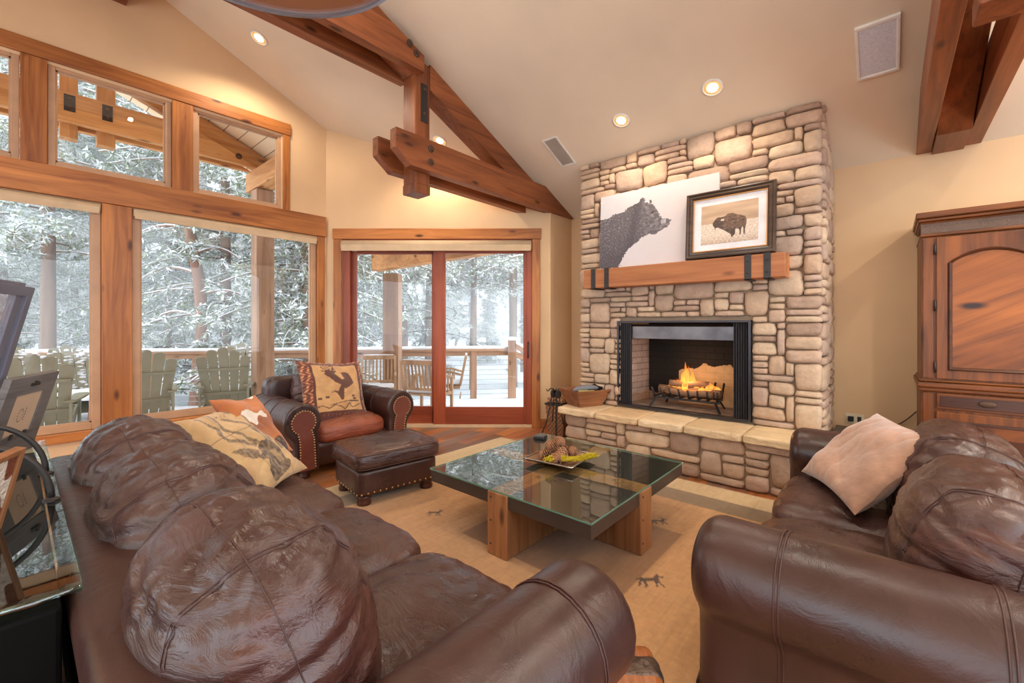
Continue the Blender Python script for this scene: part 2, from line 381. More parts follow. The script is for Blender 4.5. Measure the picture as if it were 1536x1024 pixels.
build('fixed_panel_rail', MB().box(-2.131, -1.06, .07, .11, .04, .271).box(-2.131, -1.06, .07, .11, 2.36, 2.45), DOORX, door)
build('sliding_panel_rail', MB().box(-.903, .154, .015, .06, .04, .271).box(-.903, .154, .015, .06, 2.36, 2.45), DOORX, door)
build('head_jamb', MB().box(-2.30, .27, .0, .13, 2.42, 2.55), DOORX, door)
build('fixed_pane', MB().box(-2.131, -1.06, .087, .093, .271, 2.36), GLASS, door); build('sliding_pane', MB().box(-.903, .154, .035, .041, .271, 2.36), GLASS, door)
build('threshold', MB().box(-2.30, .27, -.02, .13, .001, .04), plain('tan_threshold', lin(214, 186, 150), .5), door, bevel=.004)
h = MB().box(.205, .232, .0, .014, .93, 1.17); h.tube([(.218, -.004, .96), (.218, -.04, .975), (.218, -.045, 1.05), (.218, -.04, 1.125), (.218, -.004, 1.14)], .009)
build('handle', h, STEEL, door, bevel=.003)
# ------------------------------------------------------------------ rug
RX0, RX1, RY0, RY1 = .75, 3.93, -.2, 3.6
ANIMAL = [(-1.1, .25), (-.85, .45), (-.2, .38), (.35, .45), (.6, .85), (.75, 1.0), (.8, .8), (1.15, .65), (1.1, .5), (.8, .52), (.6, .1), (.75, -.35), (1.0, -.7), (.85, -.75), (.55, -.3), (.45, -.1), (.35, -.8), (.2, -.8), (.25, 0), (-.45, 0), (-.4, -.5), (-.6, -.85), (-.72, -.8), (-.6, -.4), (-.75, 0), (-.95, -.4), (-1.2, -.7), (-1.3, -.6), (-1.05, -.2), (-.98, .2), (-1.25, -.1)]
def rugcol(u, v):
    x = RX0+u*(RX1-RX0); y = RY0+v*(RY1-RY0)
    tan = lin(214, 168, 112); col = tan
    k = nz(x*1.3, y*1.3, 3)*.5+.5; col = mix(lin(196, 142, 90), lin(216, 168, 114), k)
    cream = lin(220, 188, 136); olive = lin(156, 126, 92)
    if x > 3.66 or y > 3.33: col = cream
    elif x > 3.43 or y > 3.12: col = mix(olive, lin(140, 118, 86), k)
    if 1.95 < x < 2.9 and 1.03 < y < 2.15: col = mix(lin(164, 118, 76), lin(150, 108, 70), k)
    s = .92+.13*nz(x*4, y*90, 1)+.07*nz(x*40, y*14, 6); col = tuple(c*s for c in col[:3])+(1,)
    # little woven animals
    for ax, ay, sc in ((2.03, 2.52, 1), (2.98, 1.22, 1), (2.26, .97, 1.25)):
        ex, ey = x-ax, y-ay; dx = (ex*.62-ey*.78)/(.052*sc); dy = (ex*.78+ey*.62)/(.056*sc)
        if abs(dx) < 1.3 and abs(dy) < 1.3:
            if inpoly(dx, dy, ANIMAL): col = lin(84, 58, 44)
    return col
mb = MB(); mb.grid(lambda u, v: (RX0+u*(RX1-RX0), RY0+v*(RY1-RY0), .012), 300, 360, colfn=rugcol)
mb.box(RX0, RX1, RY0, RY1, .001, .0115, col=lin(200, 160, 110))
build('area_rug', mb, attrmat('wool_rug', .95, .5, 160, .12, 30, .3), label='large tan woollen rug with olive and cream border bands under the coffee table', cat='rug')
# ------------------------------------------------------------------ roof trusses
BOLT = plain('rusty_iron', lin(88, 66, 52), .55, .5, bump=.4)
def truss(y0, sgn, lab):
    # y0 = near chord face, sgn +1 means the others lie further along +y
    t = thing('timber_truss', (0, y0, 0), lab, 'roof truss')
    Y = lambda a, b: (min(sgn*a, sgn*b), max(sgn*a, sgn*b))
    clip = lambda x: zc(x)
    for a, b in (((0, .095)), ((.30, .395))):
        xl = 2.30
        zb, ztp = 2.905, 3.215
        xt = XW-(ztp-ZW)/SL
        poly = [(xl, zb+.13), (xl+.17, zb), (XW-.002, zb), (XW-.002, ZW-.0), (xt, ztp), (xl, ztp)]
        build('bottom_chord', MB().prism(poly, 'y', *Y(a, b)), BMX, t, bevel=.006)
        xe = 2.625; z0, z1 = 3.851, 4.15
        poly = [(-1.6, z0), (xe-.0, z0), (xe, zc(xe)-.09), (2.28, z1), (-1.3, z1)]
        build('collar_tie', MB().prism(poly, 'y', *Y(a, b)), BMX, t, bevel=.006)
    a, b = Y(.10, .295)
    build('king_post', MB().prism([(2.585, 2.72), (2.765, 2.72), (2.765, zc(2.765)-.05), (2.585, zc(2.585)-.05)], 'y', a, b), BMZ, t, bevel=.006)
    g = MB().box(2.578, 2.772, a-.006, b+.006, 2.70, 2.80); build('post_foot', g, BMZ, t, bevel=.01)
    x0 = 2.77; th = .26
    build('rafter', MB().prism([(x0, zc(x0)-.002-th), (x0, zc(x0)-.002), (XW-.003, ZW-.002), (XW-.003, ZW-.03), (XW-(th-.03)/SL, ZW-.03)], 'y', a, b), BMX, t, bevel=.006)
    xr = .7
    build('upper_rafter', MB().prism([(xr, zc(xr)-.002-th), (xr, zc(xr)-.002), (2.58, zc(2.58)-.002), (2.58, zc(2.58)-th)], 'y', a, b), BMX, t, bevel=.006)
    f = -sgn*.004; fa, fb = (min(f, 0), max(f, 0))
    pl = build('steel_plate', MB().box(2.655, 2.735, sgn*.10+min(-sgn*.008, 0), sgn*.10+max(-sgn*.008, 0), 3.42, 3.80), STEEL, t, bevel=.002)
    M = Matrix.Rotation(math.pi/2, 3, 'X')
    for x, z, yy in ((2.70, 3.13, 0), (2.70, 3.0, 0), (2.53, 3.99, 0), (2.45, 4.05, 0), (2.695, 3.50, .092), (2.695, 3.74, .092)):
        r = .035 if yy == 0 else .017
        build('bolt', MB().lathe([(r, 0), (r, .008), (r*.5, .012), (r*.45, .022), (0, .024)], 14, c=(x, sgn*yy, z), M=M if sgn > 0 else Matrix.Rotation(-math.pi/2, 3, 'X')), BOLT, t)
    return t
truss(3.414, 1, 'big reddish timber truss with bolted chords in front of the glass door wall')
truss(-.18, -1, 'dark timber truss running down to the wall above the armoire')
build('ridge_beam', MB().box(.28, .735, 3.0, 5.75, 4.575, 4.85), BMX, label='dark ridge beam end high on the gable wall above the windows', cat='beam', bevel=.006)
# ------------------------------------------------------------------ ceiling fittings
SA = math.atan(SL)
def onceil(name, x, y, lab, cat, group=None):
    t = thing(name, (x, y, zc(x)), lab, cat, group=group); t.rotation_euler = (0, SA, 0); return t
WHITE = plain('white_enamel', lin(238, 234, 226), .4); GLOW = emit('lamp_glow', (1, .82, .56, 1), 9)
for i, (x, y, s) in enumerate(CANS):
    t = onceil('recessed_light', x, y, 'round white recessed ceiling light '+s, 'ceiling light')
    build('trim_ring', MB().lathe([(.078, -.001), (.09, -.001), (.09, -.008), (.074, -.010), (.070, -.004), (.078, -.001)], 28, cap=False), WHITE, t, smooth=True)
    build('baffle', MB().lathe([(.072, -.006), (.06, -.0035), (.045, -.003)], 28, cap=False), plain('baffle_gold', lin(235, 200, 140), .4), t, smooth=True)
    build('bulb', MB().lathe([(0, -.02), (.03, -.018), (.045, -.008), (.045, -.003)], 20, cap=False), GLOW, t, smooth=True)
t = onceil('ceiling_speaker', 4.145, .065, 'rectangular white framed speaker with grey grille in the sloped ceiling', 'speaker')
sx, sy = .235, .125
f = MB(); [f.box(a, b, c, d_, -.028, -.001) for a, b, c, d_ in ((-sx, -sx+.028, -sy, sy), (sx-.028, sx, -sy, sy), (-sx+.028, sx-.028, -sy, -sy+.022), (-sx+.028, sx-.028, sy-.022, sy))]
build('frame', f, WHITE, t, bevel=.006); build('grille', MB().box(-sx+.028, sx-.028, -sy+.022, sy-.022, -.02, -.002), plain('grey_grille', lin(222, 226, 234), .6, bump=.5, bscale=400), t)
t = onceil('ceiling_vent', 4.17, 2.90, 'small white louvred air vent in the ceiling left of the chimney', 'air vent')
sx, sy = .225, .10
f = MB(); [f.box(a, b, c, d_, -.012, -.001) for a, b, c, d_ in ((-sx, -sx+.02, -sy, sy), (sx-.02, sx, -sy, sy), (-sx+.02, sx-.02, -sy, -sy+.02), (-sx+.02, sx-.02, sy-.02, sy))]
build('frame', f, WHITE, t, bevel=.003)
f = MB()
for k in range(11): f.obox((0, -.07+k*.014, -.008), (sx-.02, .006, .0012), Matrix.Rotation(R(35), 3, 'X'))
build('louvres', f, plain('vent_grey', lin(200, 192, 180), .5), t)
# hanging drum lamp, only its underside reaches the picture
cx, cy, _ = cw(-.70, 1.10)
t = thing('pendant_lamp', (cx, cy, 2.5), 'round drum pendant lamp with metal rim seen from below at the top edge', 'pendant lamp')
build('rim', MB().lathe([(.45, .0), (.462, .0), (.462, .03), (.45, .03), (.45, .0)], 72, cap=False), plain('pewter', lin(176, 182, 196), .3, .8), t, smooth=True)
build('diffuser', MB().lathe([(0, .010), (.449, .012)], 72, cap=False), plain('tan_mica', lin(178, 128, 92), .25, bump=.2, bscale=10), t, smooth=True)
build('drum', MB().lathe([(.45, .03), (.45, .36), (.446, .36), (.446, .03)], 72, cap=False), plain('rawhide', lin(200, 160, 120), .7), t, smooth=True)
hk = MB().tube([(.16, -.02, .012), (.16, -.02, -.002), (.175, -.02, -.012), (.19, -.02, -.004), (.185, -.02, .004)], .006); build('pull_hook', hk, STEEL, t, smooth=True)
rd = MB().tube([(0, 0, .03), (0, 0, zc(cx)-2.5-.001)], .01); rd.lathe([(.07, zc(cx)-2.5-.05), (.07, zc(cx)-2.5)], 20); build('stem', rd, STEEL, t)
# ------------------------------------------------------------------ stone fireplace
CX0, CY0, CY1, HX, HZ = 4.455, .425, 2.79, 3.98, .48
OY0, OY1, OZ0, OZ1 = .96, 2.29, .505, 1.43
fp = thing('stone_fireplace', (4.6, (CY0+CY1)/2, 0), 'tall stacked fieldstone chimney and raised hearth with an open black firebox', 'fireplace')
fp_inv = Matrix.Translation((-4.6, -(CY0+CY1)/2, 0))
def fpart(name, mb, mats, parent=fp, **k):
    mb.v = [(x-4.6, y-(CY0+CY1)/2, z) for x, y, z in mb.v]; return build(name, mb, mats, parent, **k)
MORTAR = plain('mortar', lin(158, 134, 110), .95, bump=.4, bscale=60)
STONE = attrmat('fieldstone', .85, .7, 30, .18, 11)
m = MB(); x0 = CX0+.03
m.box(x0, XW-.001, CY0+.03, OY0-.002, 0, ZW+.0); m.box(x0, XW-.001, OY1+.002, CY1-.03, 0, ZW)
m.box(x0, XW-.001, OY0-.002, OY1+.002, OZ1+.004, ZW); m.box(x0, XW-.001, OY0-.002, OY1+.002, 0, OZ0-.004); m.box(x0+.60, XW-.001, OY0-.002, OY1+.002, OZ0-.004, OZ1+.004)
m.prism([(x0, ZW), (XW-.001, ZW), (x0, zc(x0)-.002)], 'y', CY0+.03, CY1-.03)
fpart('chimney_core', m, MORTAR)
PAL = [lin(208, 178, 148), lin(202, 170, 144), lin(190, 160, 136), lin(214, 186, 156), lin(198, 168, 146), lin(176, 146, 124), lin(204, 172, 142), lin(194, 166, 144), lin(210, 182, 152)]
def stones(mb, W, H, place, rng, cw_=.066, ch=.058, blocked=lambda x0, x1, z0, z1: False, big=.14, half=.06):
    nx, nz_ = int(round(W/cw_)), int(round(H/ch)); cw_ = W/nx; ch = H/nz_
    used = [[False]*nx for _ in range(nz_)]
    for j in range(nz_):
        for i in range(nx):
            if blocked((i+.3)*cw_, (i+.7)*cw_, (j+.3)*ch, (j+.7)*ch): used[j][i] = True
    for j in range(nz_):
        for i in range(nx):
            if used[j][i]: continue
            r = rng.random()
            if r < big: w_, h_ = rng.choice(((4, 3), (5, 4), (6, 3), (4, 4), (3, 3)))
            elif r < .25: w_, h_ = rng.choice(((2, 2), (2, 3), (3, 2)))
            elif r < .55: w_, h_ = rng.choice(((3, 2), (4, 2), (5, 2)))
            else: w_, h_ = rng.choice(((2, 1), (3, 1), (4, 1), (5, 1), (4, 1)))
            a = 0
            while a < w_ and i+a < nx and not used[j][i+a]: a += 1
            w_ = a; ok = 1
            while ok < h_ and j+ok < nz_ and all(not used[j+ok][i+q] for q in range(w_)): ok += 1
            h_ = ok
            if i+w_ == nx-1 and all(not used[j+q][nx-1] for q in range(h_)): w_ += 1
            for b in range(h_):
                for q in range(w_): used[j+b][i+q] = True
            cxx = (i+w_/2)*cw_; czz = (j+h_/2)*ch; hw = w_*cw_/2-.003; hh = h_*ch/2-.003
            c = rng.choice(PAL); k = rng.uniform(.84, .97); c = tuple(v*k for v in c[:3])+(1,)
            sd = rng.uniform(0, 100); prot = rng.uniform(-.010, .014); sk = rng.uniform(-.22, .22)*hh; tp = rng.uniform(-.10, .10)
            def fn(P, u, hw=hw, hh=hh, sd=sd, sk=sk, tp=tp):
                f = 1+.05*nz(u[0]*1.6+sd, u[2]*1.6, u[1])
                x = P[0]*f*(1-tp*u[2]); z = P[2]*(1+.06*nz(u[0]*1.5+sd, sd, 0))+sk*u[0]*.5
                y = P[1]*(1+.12*nz(u[0]*1.3+sd, u[2]*1.3, 5)-.06*(abs(u[0])**3+abs(u[2])**3))
                return Vector((x, y, z))
            place(mb, cxx, czz, (hw, half, hh), fn, c, prot)
rng = random.Random(11)
mb = MB()
def pf(mb, a, z, half, fn, c, prot):   # front face: a runs towards -y from the left corner
    M = Matrix(((0, 1, 0), (-1, 0, 0), (0, 0, 1)))      # local x -> -y, local y -> +x
    mb.soft(half, (6.5, 4.5, 5), 6, fn, (CX0+.03-prot, CY1-a, HZ+z), M, col=c)
Hf = zc(CX0)-HZ
stones(mb, CY1-CY0, Hf, pf, rng, blocked=lambda a0, a1, z0, z1: (CY1-a1 > OY0-.02 and CY1-a0 < OY1+.02 and HZ+z0 < OZ1+.03))
def ps(mb, a, z, half, fn, c, prot):   # right side face: a runs from the front corner to the wall
    mb.soft(half, (7, 4.5, 6), 5, fn, (CX0+.04+a, CY0+.03-prot*.6, z), None, col=c)
stones(mb, XW-CX0-.04, zc(CX0), ps, rng, cw_=.085, ch=.075, blocked=lambda a0, a1, z0, z1: z1 > zc(CX0+.04+a1)+.03, big=.04, half=.05)
def pl_(mb, a, z, half, fn, c, prot):
    mb.soft(half, (4.5, 3.5, 4.5), 4, fn, (CX0+.04+a, CY1-.03+prot*.6, z), None, col=c)
stones(mb, XW-CX0-.04, zc(CX0), pl_, rng, cw_=.11, ch=.09, blocked=lambda a0, a1, z0, z1: z1 > zc(CX0+.04+a1)+.03, big=.04, half=.045)
fpart('stone_facing', mb, STONE, smooth=True)
# hearth base and slab
mb = MB()
core = MB().box(HX+.10, CX0+.02, CY0+.09, CY1-.09, 0, HZ-.075); fpart('hearth_core', core, MORTAR)
def hf(mb, a, z, half, fn, c, prot):
    M = Matrix(((0, 1, 0), (-1, 0, 0), (0, 0, 1))); mb.soft(half, (6.5, 4.5, 5), 6, fn, (HX+.11-prot, CY1-.04-a, z+.002), M, col=c)
stones(mb, CY1-CY0-.08, HZ-.075, hf, rng, cw_=.09, ch=.068, big=.10, half=.055)
def hs(mb, a, z, half, fn, c, prot): mb.soft(half, (7, 4.5, 6), 5, fn, (HX+.10+a, CY0+.10-prot*.6, z+.002), None, col=c)
stones(mb, CX0-HX-.12, HZ-.075, hs, rng, cw_=.08, ch=.068, big=.05, half=.05)
def hl(mb, a, z, half, fn, c, prot): mb.soft(half, (7, 4.5, 6), 5, fn, (HX+.10+a, CY1-.10+prot*.6, z+.002), None, col=c)
stones(mb, CX0-HX-.12, HZ-.075, hl, rng, cw_=.08, ch=.068, big=.05, half=.05)
fpart('hearth_stones', mb, STONE, smooth=True)
sl = MB(); ys = [CY0-.0, .93, 1.42, 1.86, 2.33, CY1+.02]; rg = random.Random(5)
SC = [lin(222, 194, 152), lin(214, 186, 146), lin(226, 200, 162), lin(216, 184, 142), lin(220, 192, 154)]
for i in range(5):
    a, b = ys[i], ys[i+1]; sd = rg.uniform(0, 50)
    def fn(P, u, sd=sd):
        x = P[0]+(.014*nz(P[1]*7+sd, P[2]*14, sd)+.006*nz(P[1]*28, P[2]*40, sd) if u[0] < -.6 else 0); z = P[2]+.003*nz(P[0]*6, P[1]*6+sd)
        y = P[1]+(.01*nz(P[0]*8, sd) if abs(u[1]) > .8 else 0)
        return Vector((x, y, z))
    sl.soft(((CX0+.05-HX)/2, (b-a)/2-.002, .038), (16, 16, 7), 18, fn, ((HX+CX0+.05)/2, (a+b)/2, HZ-.038), None, col=SC[i])
fpart('hearth_slab', sl, attrmat('limestone_slab', .8, .6, 40, .16, 6), smooth=True)
# firebox lining, painted brick by brick
def brick(w_, h_, bw, bh, cb, cm, soot):
    def f(u, v):
        x = u*w_; z = v*h_; row = int(z/bh); xo = x+(bw/2 if row % 2 else 0); dx = xo % bw; dz = z-row*bh
        k = .9+.2*noise.random_unit_vector()[0]*.0+.12*nz(int(xo/bw)*3.1, row*2.3, 2)
        c = cm if dx < .008 or dz < .008 else tuple(q*(k+.1*nz(x*30, z*30)) for q in cb[:3])+(1,)
        return soot(x, z, c)
    return f
FB = CX0+.60; W_ = OY1-OY0; H_ = OZ1-OZ0
BR = attrmat('fire_brick', .9, .3, 60, .15, 12)
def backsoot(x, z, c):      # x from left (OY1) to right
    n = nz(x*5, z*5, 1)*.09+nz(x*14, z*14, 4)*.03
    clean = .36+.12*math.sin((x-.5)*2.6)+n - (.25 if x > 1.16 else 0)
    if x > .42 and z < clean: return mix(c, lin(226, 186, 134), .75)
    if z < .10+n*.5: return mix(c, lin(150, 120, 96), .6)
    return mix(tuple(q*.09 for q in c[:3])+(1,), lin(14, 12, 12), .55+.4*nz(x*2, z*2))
cb, cm = lin(178, 150, 134), lin(120, 100, 88)
INS = .10
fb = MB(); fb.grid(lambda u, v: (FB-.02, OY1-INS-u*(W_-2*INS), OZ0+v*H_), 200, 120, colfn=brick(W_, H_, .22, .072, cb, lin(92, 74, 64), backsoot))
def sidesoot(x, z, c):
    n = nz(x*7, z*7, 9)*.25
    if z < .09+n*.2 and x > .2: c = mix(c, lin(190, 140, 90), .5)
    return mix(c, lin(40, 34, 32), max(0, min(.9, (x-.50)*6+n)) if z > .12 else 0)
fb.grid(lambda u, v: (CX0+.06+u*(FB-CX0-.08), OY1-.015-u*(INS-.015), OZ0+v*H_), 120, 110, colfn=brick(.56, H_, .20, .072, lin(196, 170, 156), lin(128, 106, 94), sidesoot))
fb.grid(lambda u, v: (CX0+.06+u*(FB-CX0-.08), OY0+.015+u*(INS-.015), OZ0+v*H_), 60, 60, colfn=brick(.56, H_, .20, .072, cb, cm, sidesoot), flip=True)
fb.grid(lambda u, v: (CX0+.02+u*(FB-CX0-.03), OY1-v*W_, OZ0+.001), 60, 90, colfn=lambda u, v: tuple(q*(.8+.3*nz(u*6, v*14)) for q in lin(178, 150, 130)[:3])+(1,))
fb.grid(lambda u, v: (CX0+.05+u*(FB-CX0-.06), OY1-v*W_, OZ1-.001), 2, 2, colfn=lambda u, v: lin(28, 24, 24))
fpart('firebox_lining', fb, BR)
fr = MB(); a = CX0-.035
fr.box(a, a+.08, OY0-.005, OY0+.018, OZ0-.004, OZ1+.006); fr.box(a, a+.08, OY1-.018, OY1+.005, OZ0-.004, OZ1+.006); fr.box(a, a+.08, OY0+.018, OY1-.018, OZ1-.014, OZ1+.006); fr.box(a, a+.08, OY0+.018, OY1-.018, OZ0-.004, OZ0+.014)
fpart('firebox_frame', fr, plain('black_steel', lin(70, 68, 72), .35, .8), bevel=.002)
hd = MB(); hd.box(a+.05, a+.062, OY0+.018, OY1-.018, OZ1-.185, OZ1-.055); hd.obox((a+.075, (OY0+OY1)/2, OZ1-.045), (.028, W_/2-.018, .003), Matrix.Rotation(R(-20), 3, 'Y'))
t_ = NT('brushed_hood'); t_.b.inputs['Base Color'].default_value = lin(120, 116, 118); t_.b.inputs['Metallic'].default_value = .85; t_.b.inputs['Roughness'].default_value = .33
co = t_.coords((3, 3, 3)); n_ = t_.node('ShaderNodeTexNoise', Scale=1.2, Detail=3.0); t_.link(co, 'Vector', n_, 'Vector'); r_ = t_.ramp(n_.outputs['Fac'], [(.3, lin(84, 80, 82)), (.7, lin(124, 120, 122))]); t_.link(r_, 'Color', t_.b, 'Base Color')
fpart('smoke_hood', hd, t_.mat)
for s, yc in (('l', OY1-.09), ('r', OY0+.085)):
    g = MB(); wv = .13
    g.grid(lambda u, v: (a+.035+.012*math.sin(u*math.pi*2*6), yc-wv/2+u*wv, OZ0+.015+v*(H_-.035)), 60, 2)
    g.grid(lambda u, v: (a+.037+.012*math.sin(u*math.pi*2*6), yc-wv/2+u*wv, OZ0+.015+v*(H_-.035)), 60, 2, flip=True)
    fpart('mesh_curtain', g, plain('black_mesh', lin(66, 62, 64), .5, .5, bump=.5, bscale=300), smooth=True)
# grate, logs, fire
gx, gy = CX0+.30, 1.62
g = thing('fire_grate', (gx, gy, OZ0+.001), 'black iron fire grate with upright bars in the firebox', 'fire grate')
b = MB(); b.bar((-.13, -.34, .10), (-.13, .34, .10), .018, .022); b.bar((.13, -.30, .10), (.13, .30, .10), .018, .022); build('cross_rail', b, STEEL, g)
for k in range(8):
    y = -.32+k*.64/7
    b = MB(); b.tube([(-.19, y*1.05, .21), (-.14, y, .115), (.12, y*.92, .115), (.17, y*.95, .27)], .0105, 6); build('grate_bar', b, STEEL, g, smooth='q')
for sx_, sy_ in ((-.13, -.30), (-.13, .30), (.13, -.26), (.13, .26)):
    b = MB(); b.bar((sx_, sy_, .10), (sx_-.05 if sx_ < 0 else sx_+.03, sy_*1.2, .0), .018, .018); build('leg', b, STEEL, g)
BARK = plain('charred_wood', lin(150, 112, 84), .9, bump=.8, bscale=40)
for lx, ly, lz, yaw, ln, r in ((.0, 1.70, .175, 4, .24, .045), (.03, 1.52, .175, -6, .22, .04), (-.06, 1.60, .165, 2, .24, .038), (0, 1.62, .25, 14, .2, .035)):
    lg = MB(); pts = [(0, -ln+i*ln/4, .006*math.sin(i)) for i in range(9)]; lg.tube(pts, [r*(1+.07*nz(i*2.1, lx*9)) for i in range(9)], 9)
    build('firewood_log', lg, BARK, loc=(gx+lx, ly, OZ0+lz), rot=(0, 0, R(yaw)), smooth='q', label='charred split log burning on the fire grate', cat='log', group='logs on the fire grate')
def firemat():
    t = NT('flame'); a_ = t.node('ShaderNodeAttribute', _attribute_name='Col')
    e = t.node('ShaderNodeEmission', Strength=2.3); t.link(a_, 'Color', e, 'Color'); tr = t.node('ShaderNodeBsdfTransparent'); mx = t.node('ShaderNodeMixShader')
    t.link(a_, 'Alpha', mx, 0); t.l.new(tr.outputs[0], mx.inputs[1]); t.l.new(e.outputs[0], mx.inputs[2]); t.l.new(mx.outputs[0], t.out.inputs['Surface']); return t.mat
fl = MB(); rf = random.Random(3)
for (dy, h_, r_, dx) in ((.03, .32, .05, 0), (-.02, .25, .045, .03), (.09, .20, .045, -.02), (.16, .13, .04, 0), (-.08, .14, .04, .02), (-.20, .12, .045, 0), (-.26, .09, .035, .02), (.22, .08, .035, 0), (-.14, .08, .04, -.04), (.01, .18, .04, -.06), (.07, .28, .03, .02)):
    base = Vector((gx+dx, gy+dy+.0, OZ0+.17)); sd = rf.uniform(0, 50); N = 14; pts = []; rr = []; cols = []
    for i in range(N):
        t = i/(N-1); pts.append(base+Vector((.03*nz(sd, t*3)*t, .10*nz(t*2.6, sd)*t**.8-(.03*t if dy > .1 else 0), t*h_))); rr.append(r_*(max(.02, (1-t)**.8)*(.55+1.1*t*(1-t)*2))*(1+.35*nz(t*7, sd)))
        c = mix((1.0, .55, .10, .60), (1.0, .16, .01, .25), t) if i > 2 else (1.0, .28, .03, .45); cols += [c]*8
    fl.tube(pts, rr, 8, col=cols)
build('fire_flames', fl, firemat(), smooth=True, label='orange flames of the wood fire in the firebox', cat='fire', kind='stuff')
lamp('fire_glow', (gx-.02, gy, OZ0+.33), 5, .08, (1, .52, .2))
# ------------------------------------------------------------------ mantel and pictures
ms = thing('mantel_shelf', (4.33, 1.63, 1.80), 'thick reclaimed timber mantel beam with black iron straps over the firebox', 'mantel shelf')
MW = wood('mantel_timber', lin(196, 128, 78), lin(158, 92, 52), 'y', .5, scale=.9)
build('beam', MB().box(-.09, .10, -.975, .985, 0, .208), MW, ms, bevel=.008)
for yy in (.97-.11, .97-.275, -.69, -.84):
    s = MB().box(-.097, -.090, yy-.027, yy+.027, -.012, .213); s.box(-.097, .10, yy-.027, yy+.027, -.012, -.002); s.box(-.097, -.04, yy-.027, yy+.027, .209, .214)
    st_ = build('iron_strap', s, STEEL, ms, bevel=.002)
    for zz in (.05, .155): build('rivet', MB().lathe([(.009, 0), (.009, .004), (0, .008)], 10, c=(-.097, yy, zz), M=Matrix.Rotation(-math.pi/2, 3, 'Y')), STEEL, st_)
LEAN = .05
BEAR = [(-0.003, 0.685), (0.08, 0.687), (0.132, 0.728), (0.222, 0.736), (0.261, 0.781), (0.318, 0.804), (0.37, 0.834), (0.377, 0.873), (0.397, 0.882), (0.417, 0.858), (0.423, 0.805), (0.452, 0.803), (0.479, 0.782), (0.506, 0.734), (0.529, 0.683), (0.546, 0.618), (0.572, 0.568), (0.6, 0.556), (0.624, 0.556), (0.641, 0.534), (0.634, 0.512), (0.619, 0.463), (0.581, 0.432), (0.537, 0.409), (0.513, 0.371), (0.493, 0.386), (0.457, 0.399), (0.43, 0.375), (0.397, 0.371), (0.37, 0.322), (0.328, 0.289), (0.28, 0.242), (0.25, 0.185), (0.222, 0.106), (0.202, 0.053), (0.187, 0.001), (-0.003, 0.009)]
EAR2 = [(0.455, 0.835), (0.474, 0.83), (0.480, 0.793), (0.462, 0.786)]
def bearcol(u, v):
    bgc = mix(lin(208, 204, 206), lin(204, 191, 188), u)
    ju = .010*nz(u*60, v*60, 1)+.008*nz(u*25, v*45, 2); jv = .014*nz(u*70, v*50, 5)
    if inpoly(u+ju, v+jv, BEAR) or inpoly(u, v, EAR2):
        dark = lin(70, 64, 70); n = nz(u*80+v*30, v*38-u*10, 3)+.6*nz(u*160, v*90, 6)
        k = .10+.34*max(0, n)*(1.25-1.2*max(0, min(.5, u-.05)))
        k += .30*max(0, nz(u*26, v*30, 8)+.1)*max(0, min(1, (u-.36)*12))
        if .56 < u < .60 and .50 < v < .56: k += .45
        if u > .60 and v > .5: k = .15
        k *= .45+.55*max(0, min(1, (v-.12+.1*nz(u*9, v*9))*3))
        if .47 < u < .50 and .655 < v < .68: k = 0
        k *= 1-.55*math.exp(-((u-.33-.12*(v-.6))/.045)**2)
        return mix(dark, lin(206, 196, 196), k)
    return bgc
t = thing('canvas_picture', (4.335, 1.842, 2.0165), 'large white canvas with a dark bear head in profile leaning on the chimney', 'picture'); t.rotation_euler = (0, R(3), 0)
W1, H1 = 1.258, .822
c_ = MB(); c_.box(.0015, .036, -W1/2, W1/2, 0, H1, col=lin(232, 226, 226)); build('canvas_block', c_, attrmat('canvas_edge', .8, .1, 200, .03), t)
c_ = MB(); c_.grid(lambda u, v: (0, W1/2-u*W1, v*H1), 460, 300, colfn=bearcol); build('bear_print', c_, attrmat('canvas_print', .75, .08, 300, .03), t)
BISON = [(0.213, 0.529), (0.248, 0.604), (0.299, 0.662), (0.382, 0.659), (0.424, 0.665), (0.48, 0.723), (0.57, 0.726), (0.643, 0.676), (0.722, 0.645), (0.793, 0.59), (0.81, 0.488), (0.8, 0.399), (0.785, 0.31), (0.779, 0.172), (0.756, 0.163), (0.754, 0.316), (0.737, 0.366), (0.722, 0.321), (0.71, 0.175), (0.687, 0.161), (0.693, 0.258), (0.674, 0.319), (0.618, 0.324), (0.614, 0.202), (0.57, 0.127), (0.547, 0.144), (0.539, 0.205), (0.466, 0.277), (0.382, 0.352), (0.299, 0.416), (0.273, 0.396), (0.261, 0.338), (0.248, 0.413), (0.221, 0.465)]
def bisoncol(u, v):
    c = mix(lin(206, 174, 142), lin(178, 146, 116), .5+.8*nz(u*1.5, v*9, 1))
    c = mix(c, lin(150, 118, 92), max(0, .25-abs(v-.60)*2)) if v > .52 else mix(lin(232, 214, 194), lin(150, 116, 88), .25+.5*nz(u*26, v*50, 3)+max(0, .22-v)*1.6)
    if inpoly(u+.006*nz(u*50, v*50), v+.008*nz(u*50, v*50, 4), BISON):
        k = .35+.6*nz(u*22, v*24, 7); c = mix(lin(66, 46, 36), lin(140, 104, 80), k-(0.35 if u < .4 or v < .35 else 0)+(.1 if v > .6 else 0))
        if .36 < u < .42 and .56 < v < .61: c = lin(214, 190, 164)
    return c
t = thing('framed_picture', (4.262, 1.108, 2.0165), 'dark wooden framed sepia photograph of a bison standing on the mantel', 'picture'); t.rotation_euler = (0, R(4), 0)
W2, H2 = .755, .632; FWD = .065
f = MB()
FR = wood('dark_frame', lin(92, 72, 58), lin(60, 44, 36), 'y', .35, knots=False)
prof = [(0, 0), (-.022, .004), (-.026, .016), (-.016, .028), (-.020, .044), (-.010, .058), (.0, .0645)]
